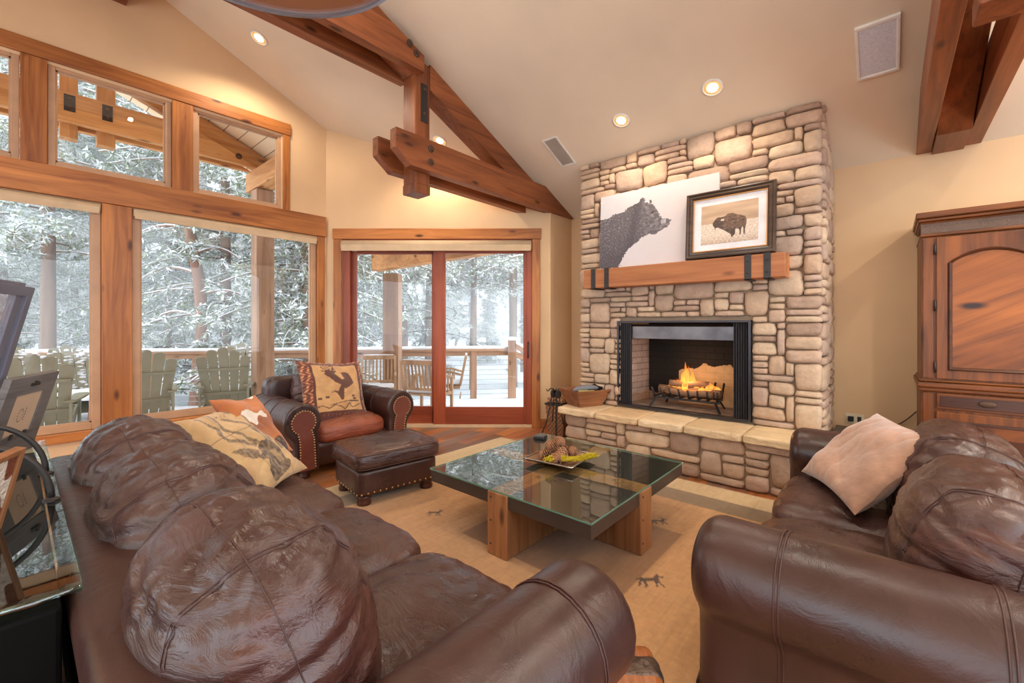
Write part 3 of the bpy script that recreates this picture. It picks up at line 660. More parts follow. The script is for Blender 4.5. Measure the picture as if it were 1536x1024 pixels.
def fr_side(mb, L, M, wd):
    n = len(prof); vs = []
    for e, s_ in ((-1, 1), (1, 1)):
        for (d_, q) in prof: vs.append(M@Vector((d_, e*(L/2-q), q)))
        vs.append(M@Vector((.02, e*(L/2-prof[-1][1]), prof[-1][1]))); vs.append(M@Vector((.02, e*L/2, 0)))
    k = n+2; mb.add(vs, [tuple(range(k)), tuple(range(k, 2*k))[::-1]]+[(i, (i+1) % k+0, (i+1) % k+k, i+k)[::-1] for i in range(k)])
for ang, L, off in ((0, W2, (0, 0, 0)), (math.pi, W2, (0, 0, H2)), (math.pi/2, H2, (0, W2/2, H2/2)), (-math.pi/2, H2, (0, -W2/2, H2/2))):
    M = Matrix.Translation(off)@Matrix.Rotation(ang, 4, 'X')
    fr_side(f, L, M, FWD)
build('outer_frame', f, FR, t)
f = MB(); g0 = .064; g1 = .072
for a0, a1, b0, b1 in ((-W2/2+g0, W2/2-g0, g0, g1), (-W2/2+g0, W2/2-g0, H2-g1, H2-g0), (-W2/2+g0, -W2/2+g1, g1, H2-g1), (W2/2-g1, W2/2-g0, g1, H2-g1)): f.box(-.006, .012, a0, a1, b0, b1)
build('gilt_fillet', f, plain('gilt', lin(206, 150, 90), .35, .4), t)
build('mat_board', MB().box(.006, .012, -W2/2+g1, W2/2-g1, g1, H2-g1), plain('mat_board_white', lin(226, 222, 222), .8), t)
pw, ph = .482, .372
c_ = MB(); c_.grid(lambda u, v: (.005, pw/2-u*pw, .128+v*ph), 200, 150, colfn=bisoncol); build('photograph', c_, attrmat('sepia_print', .6, .02, 200, .03), t)
build('picture_glass', MB().box(.0015, .0025, -W2/2+g1, W2/2-g1, g1, H2-g1), glass('picture_glass', amt=.012, rough=.3), t)
# ------------------------------------------------------------------ things on and beside the hearth
BW = wood('dough_bowl_wood', lin(158, 104, 68), lin(112, 68, 42), 'x', .6, scale=1.5)
bw = thing('wooden_bowl', (4.27, 2.62, HZ+.001), 'square flared rustic wooden bowl on the left end of the hearth', 'bowl', R(-22))
def frust(mb, b0, b1, h_, th):
    o = [(-b0, -b0*.8), (b0, -b0*.8), (b0, b0*.8), (-b0, b0*.8)]; k = b1/b0
    vs = [(x, y, 0) for x, y in o]+[(x*k, y*k, h_) for x, y in o]+[(x*k-math.copysign(th, x), y*k-math.copysign(th, y), h_) for x, y in o]+[(x-math.copysign(th, x), y-math.copysign(th, y), th) for x, y in o]
    fs = [(3, 2, 1, 0)]; fs += [(i, (i+1) % 4, (i+1) % 4+4, i+4) for i in range(4)]+[(i+4, (i+1) % 4+4, (i+1) % 4+8, i+8) for i in range(4)]+[(i+8, (i+1) % 4+8, (i+1) % 4+12, i+12) for i in range(4)]+[(12, 13, 14, 15)]
    mb.add(vs, fs)
q = MB(); frust(q, .15, .235, .185, .014); build('bowl_body', q, BW, bw, bevel=.003)
fd = MB(); fd.soft((.155, .045, .032), 2.4, 12, lambda P, u: Vector((P[0], P[1]*(1-.5*abs(u[0])**3), P[2]+.02*(1-u[0]**2))))
build('grey_fish_carving', fd, plain('grey_felt', lin(118, 118, 124), .5, bump=.2), loc=(4.26, 2.60, HZ+.18), rot=(0, R(-4), R(-38)), smooth=True, label='long grey carved fish lying on top of the wooden bowl', cat='ornament')
q = MB(); q.soft((.10, .055, .012), 4, 10); build('leafy_book', q, plain('olive_leaf', lin(164, 152, 96), .7), loc=(4.22, 2.56, HZ+.165), rot=(R(8), 0, R(-30)), smooth=True, label='olive green leaf shaped pad inside the wooden bowl', cat='ornament')
q = MB(); q.box(-.11, .11, -.05, .05, -.012, .012); q.box(-.113, .113, -.053, .053, .012, .016); q.box(-.113, .113, -.053, .053, -.016, -.012)
build('magazine', q, attrmat('pale_magazine', .6), loc=(4.36, 2.56, HZ+.19), rot=(R(16), R(-6), R(-20)), label='pale magazine sticking out of the wooden bowl on its right side', cat='magazine')
# ------------------------------------------------------------------ wicker baskets and fire tools
def wicker_col(u, v):
    a = math.sin(u*math.pi*2*18)*math.sin(v*math.pi*14); return mix(lin(104, 70, 48), lin(172, 124, 86), .5+.5*a+.4*nz(u*40, v*40))
t = thing('wicker_basket', (4.50, 3.13, 0), 'tall tapered brown wicker basket with dark rim beside the hearth', 'basket', R(8))
q = MB()
def wk(u, v):
    a = u*4; s_ = int(a) % 4; f_ = a-int(a); h_ = .40*v; r = .095+.035*v+.004*math.sin(u*math.pi*2*18)*math.sin(v*math.pi*14)
    c4 = [(-1, -1), (1, -1), (1, 1), (-1, 1), (-1, -1)]; x = c4[s_][0]*(1-f_)+c4[s_+1][0]*f_; y = c4[s_][1]*(1-f_)+c4[s_+1][1]*f_
    return (x*r, y*r, h_+.001)
q.grid(wk, 144, 60, colfn=wicker_col); build('woven_body', q, attrmat('wicker', .8, .3, 60), t)
q = MB(); q.box(-.137, .137, -.137, .137, .395, .42); build('rim', q, BLACK, t, bevel=.006)
t = thing('leopard_box', (4.50, 3.13, .421), 'small spotted woven box on top of the tall wicker basket', 'box', R(8))
q = MB(); q.soft((.125, .12, .032), 7, 24, c=(0, 0, .033), colfn=lambda P, u: mix(lin(70, 46, 34), lin(196, 142, 96), .5+2.2*nz(P[0]*60, P[1]*60, P[2]*70))); build('box_body', q, attrmat('leopard', .7), t, smooth=True)
t = thing('fire_tool_set', (4.22, 2.98, 0), 'wrought iron fire tool stand with curled hooks left of the hearth', 'fire tools', R(-30))
q = MB(); q.lathe([(0, 0.001), (.10, .001), (.10, .012), (.02, .02), (.012, .05)], 20); build('base', q, STEEL, t)
q = MB(); q.tube([(0, 0, .02), (0, 0, .60), (0, 0, .64)], [.010, .010, .004]); build('stem', q, STEEL, t)
for s in (-1, 1):
    q = MB(); q.tube([(0, 0, .59), (s*.04, 0, .635), (s*.075, 0, .64), (s*.11, 0, .61), (s*.125, 0, .625), (s*.12, 0, .64)], [.009, .009, .008, .007, .006, .005]); build('hook', q, STEEL, t, smooth=True)
for (x1, y1, b_) in ((-.10, .03, .05), (.06, -.03, .28), (.0, .06, .26)):
    q = MB(); q.tube([(x1*.3, y1, .60), (x1*.6, y1*1.3, .42), (x1*1.1, y1*1.8, .22), (x1*1.9, y1*2, b_-.02)], [.008, .007, .007, .009]); 
    q.soft((.03, .008, .045), 3, 6, c=(x1*.3, y1, .57)); build('fire_tool', q, STEEL, t, smooth=True)
# ------------------------------------------------------------------ armoire
AM = {a: wood('armoire_walnut_'+a, lin(138, 78, 34), lin(66, 36, 16), a, .4, scale=1.1, coat=.1, knots=False) for a in 'yz'}
AMD = wood('armoire_panel', lin(166, 96, 40), lin(96, 52, 22), 'y', .38, scale=.8, coat=.1, dark=lin(50, 26, 16), rot=(R(28), 0, 0)); AMK = wood('armoire_dark', lin(96, 56, 34), lin(52, 28, 18), 'y', .35, knots=False)
ay1 = -.186; ay0 = -1.50; AX = 4.65; ad = XW-.02-AX
t = thing('armoire', (AX, (ay0+ay1)/2, 0), 'tall carved walnut armoire with arched panel doors against the right wall', 'armoire')
hw = (ay1-ay0)/2
build('cabinet_body', MB().box(.0, ad, -hw, hw, .90, 2.075), AM['z'], t, bevel=.008)
build('lower_body', MB().box(-.005, ad, -hw-.002, hw+.002, .08, .885), AM['z'], t, bevel=.008)
build('plinth', MB().box(-.03, ad, -hw-.02, hw+.02, 0.001, .10), AMK, t, bevel=.012)
q = MB(); q.box(-.035, ad, -hw-.015, hw+.015, .885, .915); q.box(-.05, ad, -hw-.025, hw+.025, .915, .955); q.box(-.03, ad, -hw-.012, hw+.012, .955, .975); build('middle_ledge', q, AM['y'], t, bevel=.010)
q = MB(); q.box(-.012, ad, -hw-.005, hw+.005, 2.075, 2.10); q.box(-.012, ad, -hw-.005, hw+.005, 2.175, 2.19); q.box(-.03, ad, -hw-.018, hw+.018, 2.19, 2.215); q.box(-.05, ad, -hw-.03, hw+.03, 2.215, 2.26); build('crown_moulding', q, AM['y'], t, bevel=.009)
q = MB(); q.box(-.006, .05, -hw+.0, hw-.0, 2.10, 2.175); build('carved_frieze', q, plain('carved_dark_oak', lin(92, 70, 56), .6, bump=1.0, bscale=90), t)
q = MB()
for yy in (hw-.28, -hw+.28): q.box(-.016, .0, yy-.5*.07, yy+.5*.07, 2.095, 2.18)
build('frieze_block', MB().box(-.018, .0, -.05, .05, 2.095, 2.18), AM['z'], t, bevel=.005)
def door(y0_, y1_, hingeside, knobside):
    D = build('door', MB().box(-.022, -.001, y0_, y1_, .985, 2.06), AM['z'], t, bevel=.004)
    yc, hh = (y0_+y1_)/2, (y1_-y0_)/2-.06
    def arch(e):
        pts = [(yc-hh+e, 1.05+e), (yc+hh-e, 1.05+e), (yc+hh-e, 1.86)]
        for k in range(1, 16):
            a_ = k/16; y = yc+(hh-e)*(1-2*a_); pts.append((y, 1.86+(.10-e)*math.sin(math.pi*a_)**.8))
        pts.append((yc-hh+e, 1.86)); return pts
    A, B = arch(0), arch(.026); m_ = MB(); n = len(A)
    vs = [(-.022, p[0], p[1]) for p in A]+[(-.040, p[0]*.99+yc*.01, p[1]) for p in arch(.008)]+[(-.030, p[0], p[1]) for p in arch(.02)]+[(-.024, p[0], p[1]) for p in B]
    fs = [(r_*n+i, r_*n+(i+1) % n, (r_+1)*n+(i+1) % n, (r_+1)*n+i) for r_ in range(3) for i in range(n)]
    m_.add(vs, fs); build('arched_moulding', m_, AMK, D)
    m_ = MB(); m_.add([(-.0255, p[0], p[1]) for p in B], [tuple(range(n))]); build('raised_panel', m_, AMD, D)
    for zz in (1.03, 1.50, 1.93):
        build('hinge', MB().tube([(-.028, hingeside, zz), (-.028, hingeside, zz+.085)], .007), STEEL, D, smooth='q')
    build('keyhole_pull', MB().lathe([(.012, 0), (.012, .006), (0, .02)], 12, c=(-.023, knobside, 1.45), M=Matrix.Rotation(-math.pi/2, 3, 'Y')), BRASS, D)
door(.004, hw-.085, hw-.078, .05); door(-hw+.085, -.004, -hw+.078, -.05)
for y0_, y1_ in ((.004, hw-.085), (-hw+.085, -.004)):
    D = build('drawer', MB().box(-.026, -.004, y0_, y1_, .755, .875), AM['y'], t, bevel=.005)
    build('drawer_panel', MB().box(-.03, -.025, y0_+.02, y1_-.02, .775, .855), AMK, D, bevel=.003)
    m_ = MB(); m_.soft((.012, .045, .022), 2.2, 10, c=(-.04, (y0_+y1_)/2+.02, .818)); build('oval_pull', m_, BOLT, D, smooth=True)
    D = build('lower_door', MB().box(-.026, -.004, y0_, y1_, .14, .735), AM['z'], t, bevel=.005)
    m_ = MB(); y_, Y_ = y0_+.06, y1_-.06
    for a0, a1, b0, b1 in ((y_, Y_, .20, .22), (y_, Y_, .655, .675), (y_, y_+.02, .22, .655), (Y_-.02, Y_, .22, .655)): m_.box(-.036, -.024, a0, a1, b0, b1)
    build('door_moulding', m_, AMK, D, bevel=.003); build('door_panel', MB().box(-.029, -.024, y_+.02, Y_-.02, .22, .655), AMD, D)
for yy in (hw-.04, -hw+.04):
    build('corner_pilaster', MB().box(-.012, .0, yy-.03, yy+.03, .985, 2.06).box(-.012, 0, yy-.03, yy+.03, .12, .875), AM['z'], t, bevel=.004)
# outlet, cable, low black box
t = thing('wall_outlet', (XW-.001, .245, .50), 'cream double wall outlet on the right wall above a black box', 'outlet')
build('cover_plate', MB().box(-.007, 0, -.065, .075, -.052, .045), plain('ivory', lin(226, 210, 180), .5), t, bevel=.002)
build('plug', MB().box(-.035, -.007, .01, .055, -.025, .02), BLACK, t, bevel=.003); build('socket', MB().box(-.009, -.0065, -.045, -.015, -.03, .02), STEEL, t)
pts = []
for i in range(24):
    u = i/23; pts.append((XW-.05+.03*math.sin(u*3), .22-u*.40, .49-.055*math.sin(u*math.pi)**1+.14*u**3))
build('power_cable', MB().tube(pts, .0045, 6), BLACK, smooth=True, label='thin black power cable running from the wall outlet to the armoire', cat='cable')
t = thing('media_box', (4.88, .15, 0), 'low flat black box on a stand in the corner between chimney and armoire', 'box')
build('cabinet', MB().box(-.17, .19, -.26, .22, .0, .41), plain('black_plastic', lin(44, 42, 44), .45), t, bevel=.006)
build('lid', MB().box(-.18, .20, -.27, .23, .411, .455), plain('charcoal_top', lin(62, 58, 58), .4), t, bevel=.006)
# ------------------------------------------------------------------ leather seating
def ridge(v, k=2.2): return max(0, 1-abs(v)*k)**1.6
def arm_profile(sx=1):
    P = [(-.115, .085), (-.115, .25), (-.112, .40)]
    for k in range(0, 21):
        a = R(214-k*(214+52)/20); P.append((.03+.165*math.cos(a), .53+.165*math.sin(a)))
    P += [(.105, .355), (.10, .28), (.105, .18), (.11, .085)]
    return [(sx*x, z) for x, z in P]
def inset(P, e):
    n = len(P); out = []; A = sum(P[i][0]*P[(i+1) % n][1]-P[(i+1) % n][0]*P[i][1] for i in range(n)); s = 1 if A > 0 else -1
    for i in range(n):
        a, b, c = P[i-1], P[i], P[(i+1) % n]; tx, tz = c[0]-a[0], c[1]-a[1]; L = math.hypot(tx, tz) or 1; out.append((b[0]-s*tz/L*e, b[1]+s*tx/L*e))
    return out
def seam(path, r=.0035, double=.012, off=None):
    m = MB(); m.tube(path, r, 5)
    return m
def arm(parent, cx, yb, yf, sx, flat=False, seams=(), rise=.0, mat=None, az=0):
    P = [(x, z+(az if z > .3 else 0)) for x, z in arm_profile(sx)]; n = len(P); m = MB(); st = []; rr = .02 if flat else .075
    N = 14
    for k in range(N+1): st.append((yb+(yf-rr-yb)*k/N, 0))
    for k in range(1, 7): a = k/6*math.pi/2; st.append((yf-rr+rr*math.sin(a), rr*(1-math.cos(a))))
    vs = []
    for y, e in st:
        for (x, z) in inset(P, e): 
            t_ = (yf-y)/(yf-yb)
            vs.append((cx+x+.004*nz(x*6, y*5, z*6), y, z+rise*t_*(z > .4)+.004*nz(x*5+9, y*4, z*5)))
    fs = [(i*n+j, i*n+(j+1) % n, (i+1)*n+(j+1) % n, (i+1)*n+j) for i in range(len(st)-1) for j in range(n)]
    fs += [tuple(range(n)), tuple(range((len(st)-1)*n, len(st)*n))[::-1]]
    if sx > 0: pass
    m.add(vs, fs); A = build('armrest', m, mat or LEA, parent, smooth='q')
    for y in seams:
        for dy in (-.006, .006):
            t_ = (yf-y-dy)/(yf-yb); q = MB(); q.tube([(cx+x, y+dy, z+rise*t_*(z > .4)) for x, z in inset(P, -.0012)[2:-1]], .0028, 5)
            build('arm_seam', q, SEAM, A, smooth='q')
    return A
def seatcol(P, u):
    e = max(abs(u[0]), abs(u[1])); r = 1 if (u[1] > .80 or abs(u[0]) > .88) else 0
    k = .95+.12*nz(P[0]*5, P[1]*5, 3)
    return (k*1.10, k*.86, k*.76, 1) if r else (k, k*1.02, k*1.03, 1)
def seat_cushion(parent, cx, cy, cz, w_, d_, h_, sd=0, mat=None, n=34, loc3=None):
    def fn(P, u):
        x, y, z = P; top = max(0, u[2])
        z += .030*top*(1-u[0]**2)*(1-u[1]**2)-.0
        wv = ridge(nz(x*7+sd, y*4.5, sd))*.013+ridge(nz(x*15+sd, y*8, sd+4))*.006
        edge = .3+.7*min(1, (abs(u[0])**3+abs(u[1])**3)); z -= wv*top*edge*1.2
        y += .015*(1-u[0]**2)*(1 if u[1] > .5 else 0)-(.006*ridge(nz(x*22+sd, z*9, 2)) if u[1] > .7 else 0)
        return Vector((x, y, z))
    m = MB(); m.soft((w_/2, d_/2, h_/2), (7, 7, 3.2), n, fn, (cx, cy, cz), colfn=seatcol)
    C_ = build('seat_cushion', m, mat or LEAC, parent, smooth=True)
    for dz in (0, .011):      # seam that frames the top panel
        pts = []
        for k in range(64):
            a = 2*math.pi*k/64; c_, s_ = math.cos(a), math.sin(a); q = (abs(c_)**10+abs(s_)**10)**(-1/10)
            ux, uy = c_*q*(.86-dz*2), s_*q*(.80-dz*2); x, y = ux*w_/2, uy*d_/2; P0 = (max(0, 1-(abs(ux)**4.2+abs(uy)**4.2)))**(1/3.0)
            P = fn(Vector((x, y, P0*h_/2)), Vector((ux, uy, max(.3, P0)))); pts.append((cx+P[0], cy+P[1], cz+P[2]+.001))
        q_ = MB(); q_.tube(pts, .0022, 4, closed=True); build('piping', q_, SEAM, C_, smooth=True)
    return C_
def back_cushion(parent, cx, cy, cz, w_, d_, h_, tilt=14, sd=0, n=40, mat=None, yaw=0, p=2.7):
    M = Matrix.Rotation(R(yaw), 3, 'Z')@Matrix.Rotation(R(tilt), 3, 'X')
    def fn(P, u):
        x, y, z = P
        fullness = 1+.10*(1-u[0]**2)
        y = y*fullness; z = z-(.02 if u[2] < -.5 else 0)*(1-u[0]**2)
        # gathers running off the top and side seams
        g = ridge(nz(x*3.2+sd, z*13+x*3, sd+y*2), 2.0)*.017*(.35+.65*abs(u[0]))+ridge(nz(x*8+sd, z*22, sd+2), 2.2)*.006
        g *= .35+.65*min(1, max(0, u[2]*.8+.6))
        g += ridge(nz(x*12+sd, 3, y*10), 2.0)*.010*max(0, u[2])**2
        nrm = Vector((u[0], u[1]*1.2, u[2])); nrm.normalize(); sm = math.exp(-((abs(u[0])-.62)/.03)**2)*.004
        return Vector((x, y, z))-nrm*(g*1.15+sm)
    def cf(P, u):
        k = .98+.16*nz(P[0]*4+sd, P[2]*4, 1)
        return (k*1.12, k*.84, k*.76, 1) if abs(u[0]) > .86 or (u[1] > .3 and abs(u[0]) > .64 and u[2] < .3) else (k, k, k, 1)
    m = MB(); m.soft((w_/2, d_/2, h_/2), (p*1.25, p*.82, p), n, fn, (cx, cy, cz), M, colfn=cf)
    C_ = build('back_cushion', m, mat or LEAC, parent, smooth=True)
    pp = (p*1.25, p*.82, p); e = sum(pp)/3
    def S(q):
        r = (abs(q[0])**e+abs(q[1])**e+abs(q[2])**e)**(1/e); u = Vector(q)/r; u = Vector([math.copysign(abs(u[i])**(e/pp[i]), u[i]) for i in range(3)])
        P = fn(Vector((u[0]*w_/2, u[1]*d_/2, u[2]*h_/2)), u); return M@(P*1.004)+Vector((cx, cy, cz))
    for x0 in (.60, .635, -.60, -.635):
        pts = []
        for k in range(56):
            a = R(-100+k*(285/55)); pts.append(S((x0*max(abs(math.cos(a)), abs(math.sin(a)))*1.0, math.cos(a)*-1, math.sin(a))))
        q_ = MB(); q_.tube(pts, .0015, 4); build('stitched_seam', q_, SEAM, C_, smooth=True)
    pts = []
    for k in range(72):
        a = 2*math.pi*k/72; pts.append(S((math.cos(a), -.12, math.sin(a))))
    q_ = MB(); q_.tube(pts, .0018, 4, closed=True); build('piping', q_, SEAM, C_, smooth=True)
    return C_
def foot(parent, x, y, h_=.085, r=.045, m_=None):
    q = MB(); q.lathe([(r*.6, 0), (r*.95, h_*.15), (r, h_*.4), (r*.8, h_*.6), (r, h_*.75), (r*.9, h_)], 16, c=(x, y, .001)); build('bun_foot', q, m_ or BUN, parent, smooth=True)
BUN = plain('dark_bun_wood', lin(78, 44, 34), .35)
def sofa(loc, rotz, label, W, D, nseat, gapseed, back_h=.80, arm_seams=None, rise=.02, bc=None, n=34, ayf=0, az=0, bz=0, by=0):
    t = thing('leather_sofa', loc, label, 'sofa', rotz)
    ai = W/2-.195; yf = D/2; inner = ai-.115
    m = MB(); m.soft((W/2-.16, D/2-.05, .12), (14, 14, 8), 14, None, (0, -.03, .20)); build('base', m, LEA, t, smooth=True)
    def bf(P, u): return Vector((P[0], P[1]+.05*u[2]*-1, P[2]+.004*nz(P[0]*5, P[2]*5)))
    m = MB(); m.soft((W/2-.10, .10, back_h/2-.04), (16, 5, 9), 24, bf, (0, -D/2+.12, back_h/2+.04)); B_ = build('back_frame', m, LEA, t, smooth=True)
    for dz in (0, .012):
        q = MB(); q.tube([(x_, -D/2-.018+.035*0+.012, back_h-.09+dz) for x_ in (-W/2+.14, 0, W/2-.14)], .003, 5); build('back_seam', q, SEAM, B_)
    for s in (1, -1): arm(t, s*ai, -D/2+.04, yf+ayf, s, seams=arm_seams or (yf-.24,), rise=rise, az=az if s < 0 else 0)
    sw = 2*inner/nseat
    for k in range(nseat):
        cx = inner-sw*(k+.5)
        seat_cushion(t, cx, .09, .365, sw-.006, D-.24, .21, sd=gapseed+k*3.7, n=n)
    bc = bc or [(inner-2*inner/nseat*(k+.5), 2*inner/nseat) for k in range(nseat)]
    for k, b in enumerate(bc): back_cushion(t, b[0], -D/2+.36+by+(b[2] if len(b) > 2 else 0), .68+bz+(b[3] if len(b) > 3 else 0), b[1]+.03, .42, .60, 15, sd=gapseed+k*5.1, n=n+8, yaw=(b[4] if len(b) > 4 else 0))
    for x_ in (-W/2+.22, W/2-.22):
        for y_ in (-D/2+.12, D/2-.14): foot(t, x_, y_)
    return t
sofa((.67, 1.86, 0), -math.pi/2, 'long brown leather three-seat sofa in the left foreground facing the fireplace', 2.68, 1.14, 3, 2.0, back_h=.78, arm_seams=(.57-.29, .57-.85), ayf=-.07, by=-.075)
sofa((2.575, -.04, 0), 0, 'brown leather sofa on the right in front of the armoire facing the windows', 2.25, 1.10, 2, 21.0, back_h=.78, arm_seams=(.55-.26, .55-.72), rise=.0, az=.035, bz=-.05)
# armchair and ottoman
def armchair(loc, rotz):
    W, D = 1.35, .98
    t = thing('leather_armchair', loc, 'brown leather armchair with rolled nail-trimmed arms in the corner by the windows', 'armchair', rotz)
    ai = W/2-.195; yf = D/2; inner = ai-.115
    m = MB(); m.soft((W/2-.2, D/2-.04, .12), (14, 14, 8), 12, None, (0, -.02, .20)); build('base', m, LEA, t, smooth=True)
    m = MB(); m.soft((W/2-.14, .09, .41), (14, 6, 9), 18, None, (0, -D/2+.10, .45)); build('back_frame', m, LEA, t, smooth=True)
    for s in (1, -1):
        A = arm(t, s*ai, -D/2+.04, yf, s, flat=True, seams=(yf-.33, yf-.55), rise=0)
        # raised reddish keyhole panel with brass nails
        K = []
        for k in range(15):
            a = R(228-k*(228+62)/14); K.append((ai*s+s*(.03+.105*math.cos(a)), .53+.105*math.sin(a)))
        K += [(s*(ai+.062), .36), (s*(ai+.058), .25), (s*(ai+.065), .10), (s*(ai-.075), .10), (s*(ai-.068), .25), (s*(ai-.060), .38)]
        q = MB(); q.prism(K if s > 0 else K[::-1], 'y', yf-.002, yf+.012); build('arm_front_panel', q, LEAR, t, bevel=.006)
        q = MB(); path = K+[K[0]]; acc = 0
        for i in range(len(path)-1):
            a, b = Vector(path[i]), Vector(path[i+1]); L = (b-a).length
            while acc < L:
                p_ = a+(b-a)*(acc/L); 
                if p_[1] > .105: q.lathe([(.0085, 0), (.0075, .004), (.004, .007), (0, .008)], 8, c=(p_[0], yf+.011, p_[1]), M=Matrix.Rotation(-math.pi/2, 3, 'X'))
                acc += .024
            acc -= L
        build('nailhead_trim', q, BRASS, t, smooth=True)
    seat_cushion(t, 0, .09, .375, 2*inner-.01, D-.20, .20, 44, LEAR2, 28)
    back_cushion(t, 0, -D/2+.32, .68, 2*inner-.02, .34, .56, 14, 31, 30)
    for x_ in (-W/2+.22, W/2-.22):
        for y_ in (-D/2+.12, D/2-.10): foot(t, x_, y_)
    return t
LEAR2 = leather('worn_red_leather', lin(120, 66, 48), lin(152, 88, 66), .3, True, .6)
armchair((2.185, 4.39, 0), math.pi)
t = thing('leather_ottoman', (2.07, 3.22, 0), 'brown leather ottoman with brass nails standing in front of the armchair', 'ottoman', R(-8))
m = MB(); m.soft((.345, .275, .10), (12, 12, 14), 14, None, (0, 0, .185)); build('base', m, LEA, t, smooth=True)
m = MB()
def of(P, u): 
    z = P[2]+.02*max(0, u[2])*(1-u[0]**2)*(1-u[1]**2)-max(0, u[2])*(ridge(nz(P[0]*9, P[1]*9, 3))*.010)
    return Vector((P[0]*(1+.01*nz(P[1]*5, P[2]*5)), P[1], z))
m.soft((.372, .30, .075), (9, 9, 3.6), 30, of, (0, 0, .352), colfn=lambda P, u: (1.18, .85, .72, 1) if (u[2] > 0 and max(abs(u[0]), abs(u[1])) > .72 and abs(u[2]) > .55) else (1, .97, .96, 1))
C_ = build('top_cushion', m, LEAC, t, smooth=True)
for zz in (.405, .30):
    pts = [(math.copysign(min(abs(math.cos(a))**.22, 1), math.cos(a))*.368, math.copysign(min(abs(math.sin(a))**.22, 1), math.sin(a))*.297, zz) for a in [2*math.pi*(k+.5)/80 for k in range(80)]]
    q = MB(); q.tube(pts, .003, 5, closed=True); build('piping', q, SEAM, C_, smooth=True)
for k in range(14):
    x_ = -.32+k*.64/13
    for s in (-1, 1): build('nail_head', MB().lathe([(.009, 0), (.007, .005), (0, .008)], 8, c=(x_, s*.2745, .112), M=Matrix.Rotation(-s*math.pi/2, 3, 'X')), BRASS, t, smooth=True)
for k in range(10):
    y_ = -.25+k*.50/9
    for s in (-1, 1): build('nail_head', MB().lathe([(.009, 0), (.007, .005), (0, .008)], 8, c=(s*.3445, y_, .112), M=Matrix.Rotation(s*math.pi/2, 3, 'Y')), BRASS, t, smooth=True)
for x_ in (-.27, .27):
    for y_ in (-.20, .20): foot(t, x_, y_, .085, .055)
# ------------------------------------------------------------------ throw pillows
FAB = attrmat('woven_fabric', .9, .35, 220, .10, 30, .3)
def pillow(name, a, th, colf, loc, rotm, label, n=100, wr=.012, sd=0, pinch=.09, cat='pillow', matl=None, b=None, droop=0):
    b = b or a
    m = MB()
    for side in (1, -1):
        def f(u, v):
            s, t_ = 2*u-1, 2*v-1; x = a*s*(1-pinch*(1-t_*t_)*abs(s)**2); y = b*t_*(1-pinch*(1-s*s)*abs(t_)**2)
            e = max(0, (1-s**4)*(1-t_**4)); z = side*th*e**.55
            g = ridge(nz(x*9+sd, y*5, side), 1.8)*wr+ridge(nz(x*5-y*9, sd, side+3), 2)*wr*.8
            z += -side*g*min(1, e*4)*.8 + .012*nz(s*1.5+sd, t_*1.5, 2)*2; z += droop*(s*s)*-.5
            return (x, y, z)
        m.grid(f, n, n, colfn=(lambda u, v, sd_=side: colf(u, v, sd_)), flip=side < 0)
    o = build(name, m, matl or FAB, smooth=True, label=label, cat=cat); o.matrix_world = Matrix.Translation(loc)@rotm; return o
def frame(xdir, up):  # pillow plane axes -> rotation matrix
    x = Vector(xdir).normalized(); y = Vector(up); y = (y-x*y.dot(x)).normalized(); z = x.cross(y); return Matrix((x, y, z)).transposed().to_4x4()
HORSE = [(0.348, 0.822), (0.419, 0.851), (0.445, 0.801), (0.478, 0.798), (0.517, 0.745), (0.587, 0.676), (0.637, 0.683), (0.592, 0.798), (0.675, 0.802), (0.728, 0.785), (0.752, 0.708), (0.785, 0.615), (0.711, 0.572), (0.636, 0.529), (0.607, 0.533), (0.589, 0.455), (0.576, 0.376), (0.54, 0.36), (0.518, 0.425), (0.495, 0.468), (0.444, 0.494), (0.411, 0.466), (0.414, 0.492), (0.462, 0.512), (0.512, 0.499), (0.532, 0.542), (0.565, 0.59), (0.481, 0.638), (0.409, 0.696), (0.339, 0.752)]
RIDER = [(0.479, 0.897), (0.501, 0.896), (0.479, 0.833), (0.519, 0.817), (0.531, 0.804), (0.498, 0.79), (0.444, 0.765), (0.428, 0.767)]
HILLS = [(0.143, 0.276), (0.244, 0.294), (0.336, 0.25), (0.44, 0.299), (0.506, 0.275), (0.564, 0.216), (0.643, 0.31), (0.701, 0.245), (0.848, 0.301)]
HILL2 = [(0.366, 0.296), (0.523, 0.328), (0.654, 0.344), (0.834, 0.346)]
def cowboy(u, v, side):
    tan = lin(206, 160, 108); br = lin(96, 54, 44); red = lin(150, 84, 60)
    if side < 0: return br
    if .17 < u < .88 and .20 < v < .93:
        if inpoly(u, v, HORSE) or inpoly(u, v, RIDER): return lin(98, 60, 48)
        if segd(u, v, HILLS) < .007 or segd(u, v, HILL2) < .006: return lin(84, 56, 46)
        d = math.hypot(u-.40, v-.85)
        if d < .11 and math.sin(math.atan2(v-.85, u-.40)*9+d*80) > .2 and v > .75: return lin(110, 72, 56)
        for hx, hy in ((.228, .40), (.348, .42), (.74, .42), (.753, .38)):
            if abs(u-hx) < .03 and abs(v-hy) < .012: return lin(96, 64, 50)
        return mix(tan, lin(190, 142, 94), nz(u*8, v*8)+.3)
    if .135 < u < .915 and .165 < v < .96: return br
    if v < .165:
        return mix(red, br, 1 if abs(((u*16) % 1)-.5)*2 < (.13-abs(v-.09))/.09 else 0)
    k = math.sin(u*70+3*math.sin(v*40))*math.sin(v*62)
    return br if k > .1 else (red if k > -.5 else lin(206, 150, 104))
pillow('rodeo_pillow', .35, .085, cowboy, (2.13, 4.25, .70), frame((1, .05, -.08), (-.22, .42, 1)), 'square tapestry pillow with a bucking horse and rider on the leather armchair', sd=3)
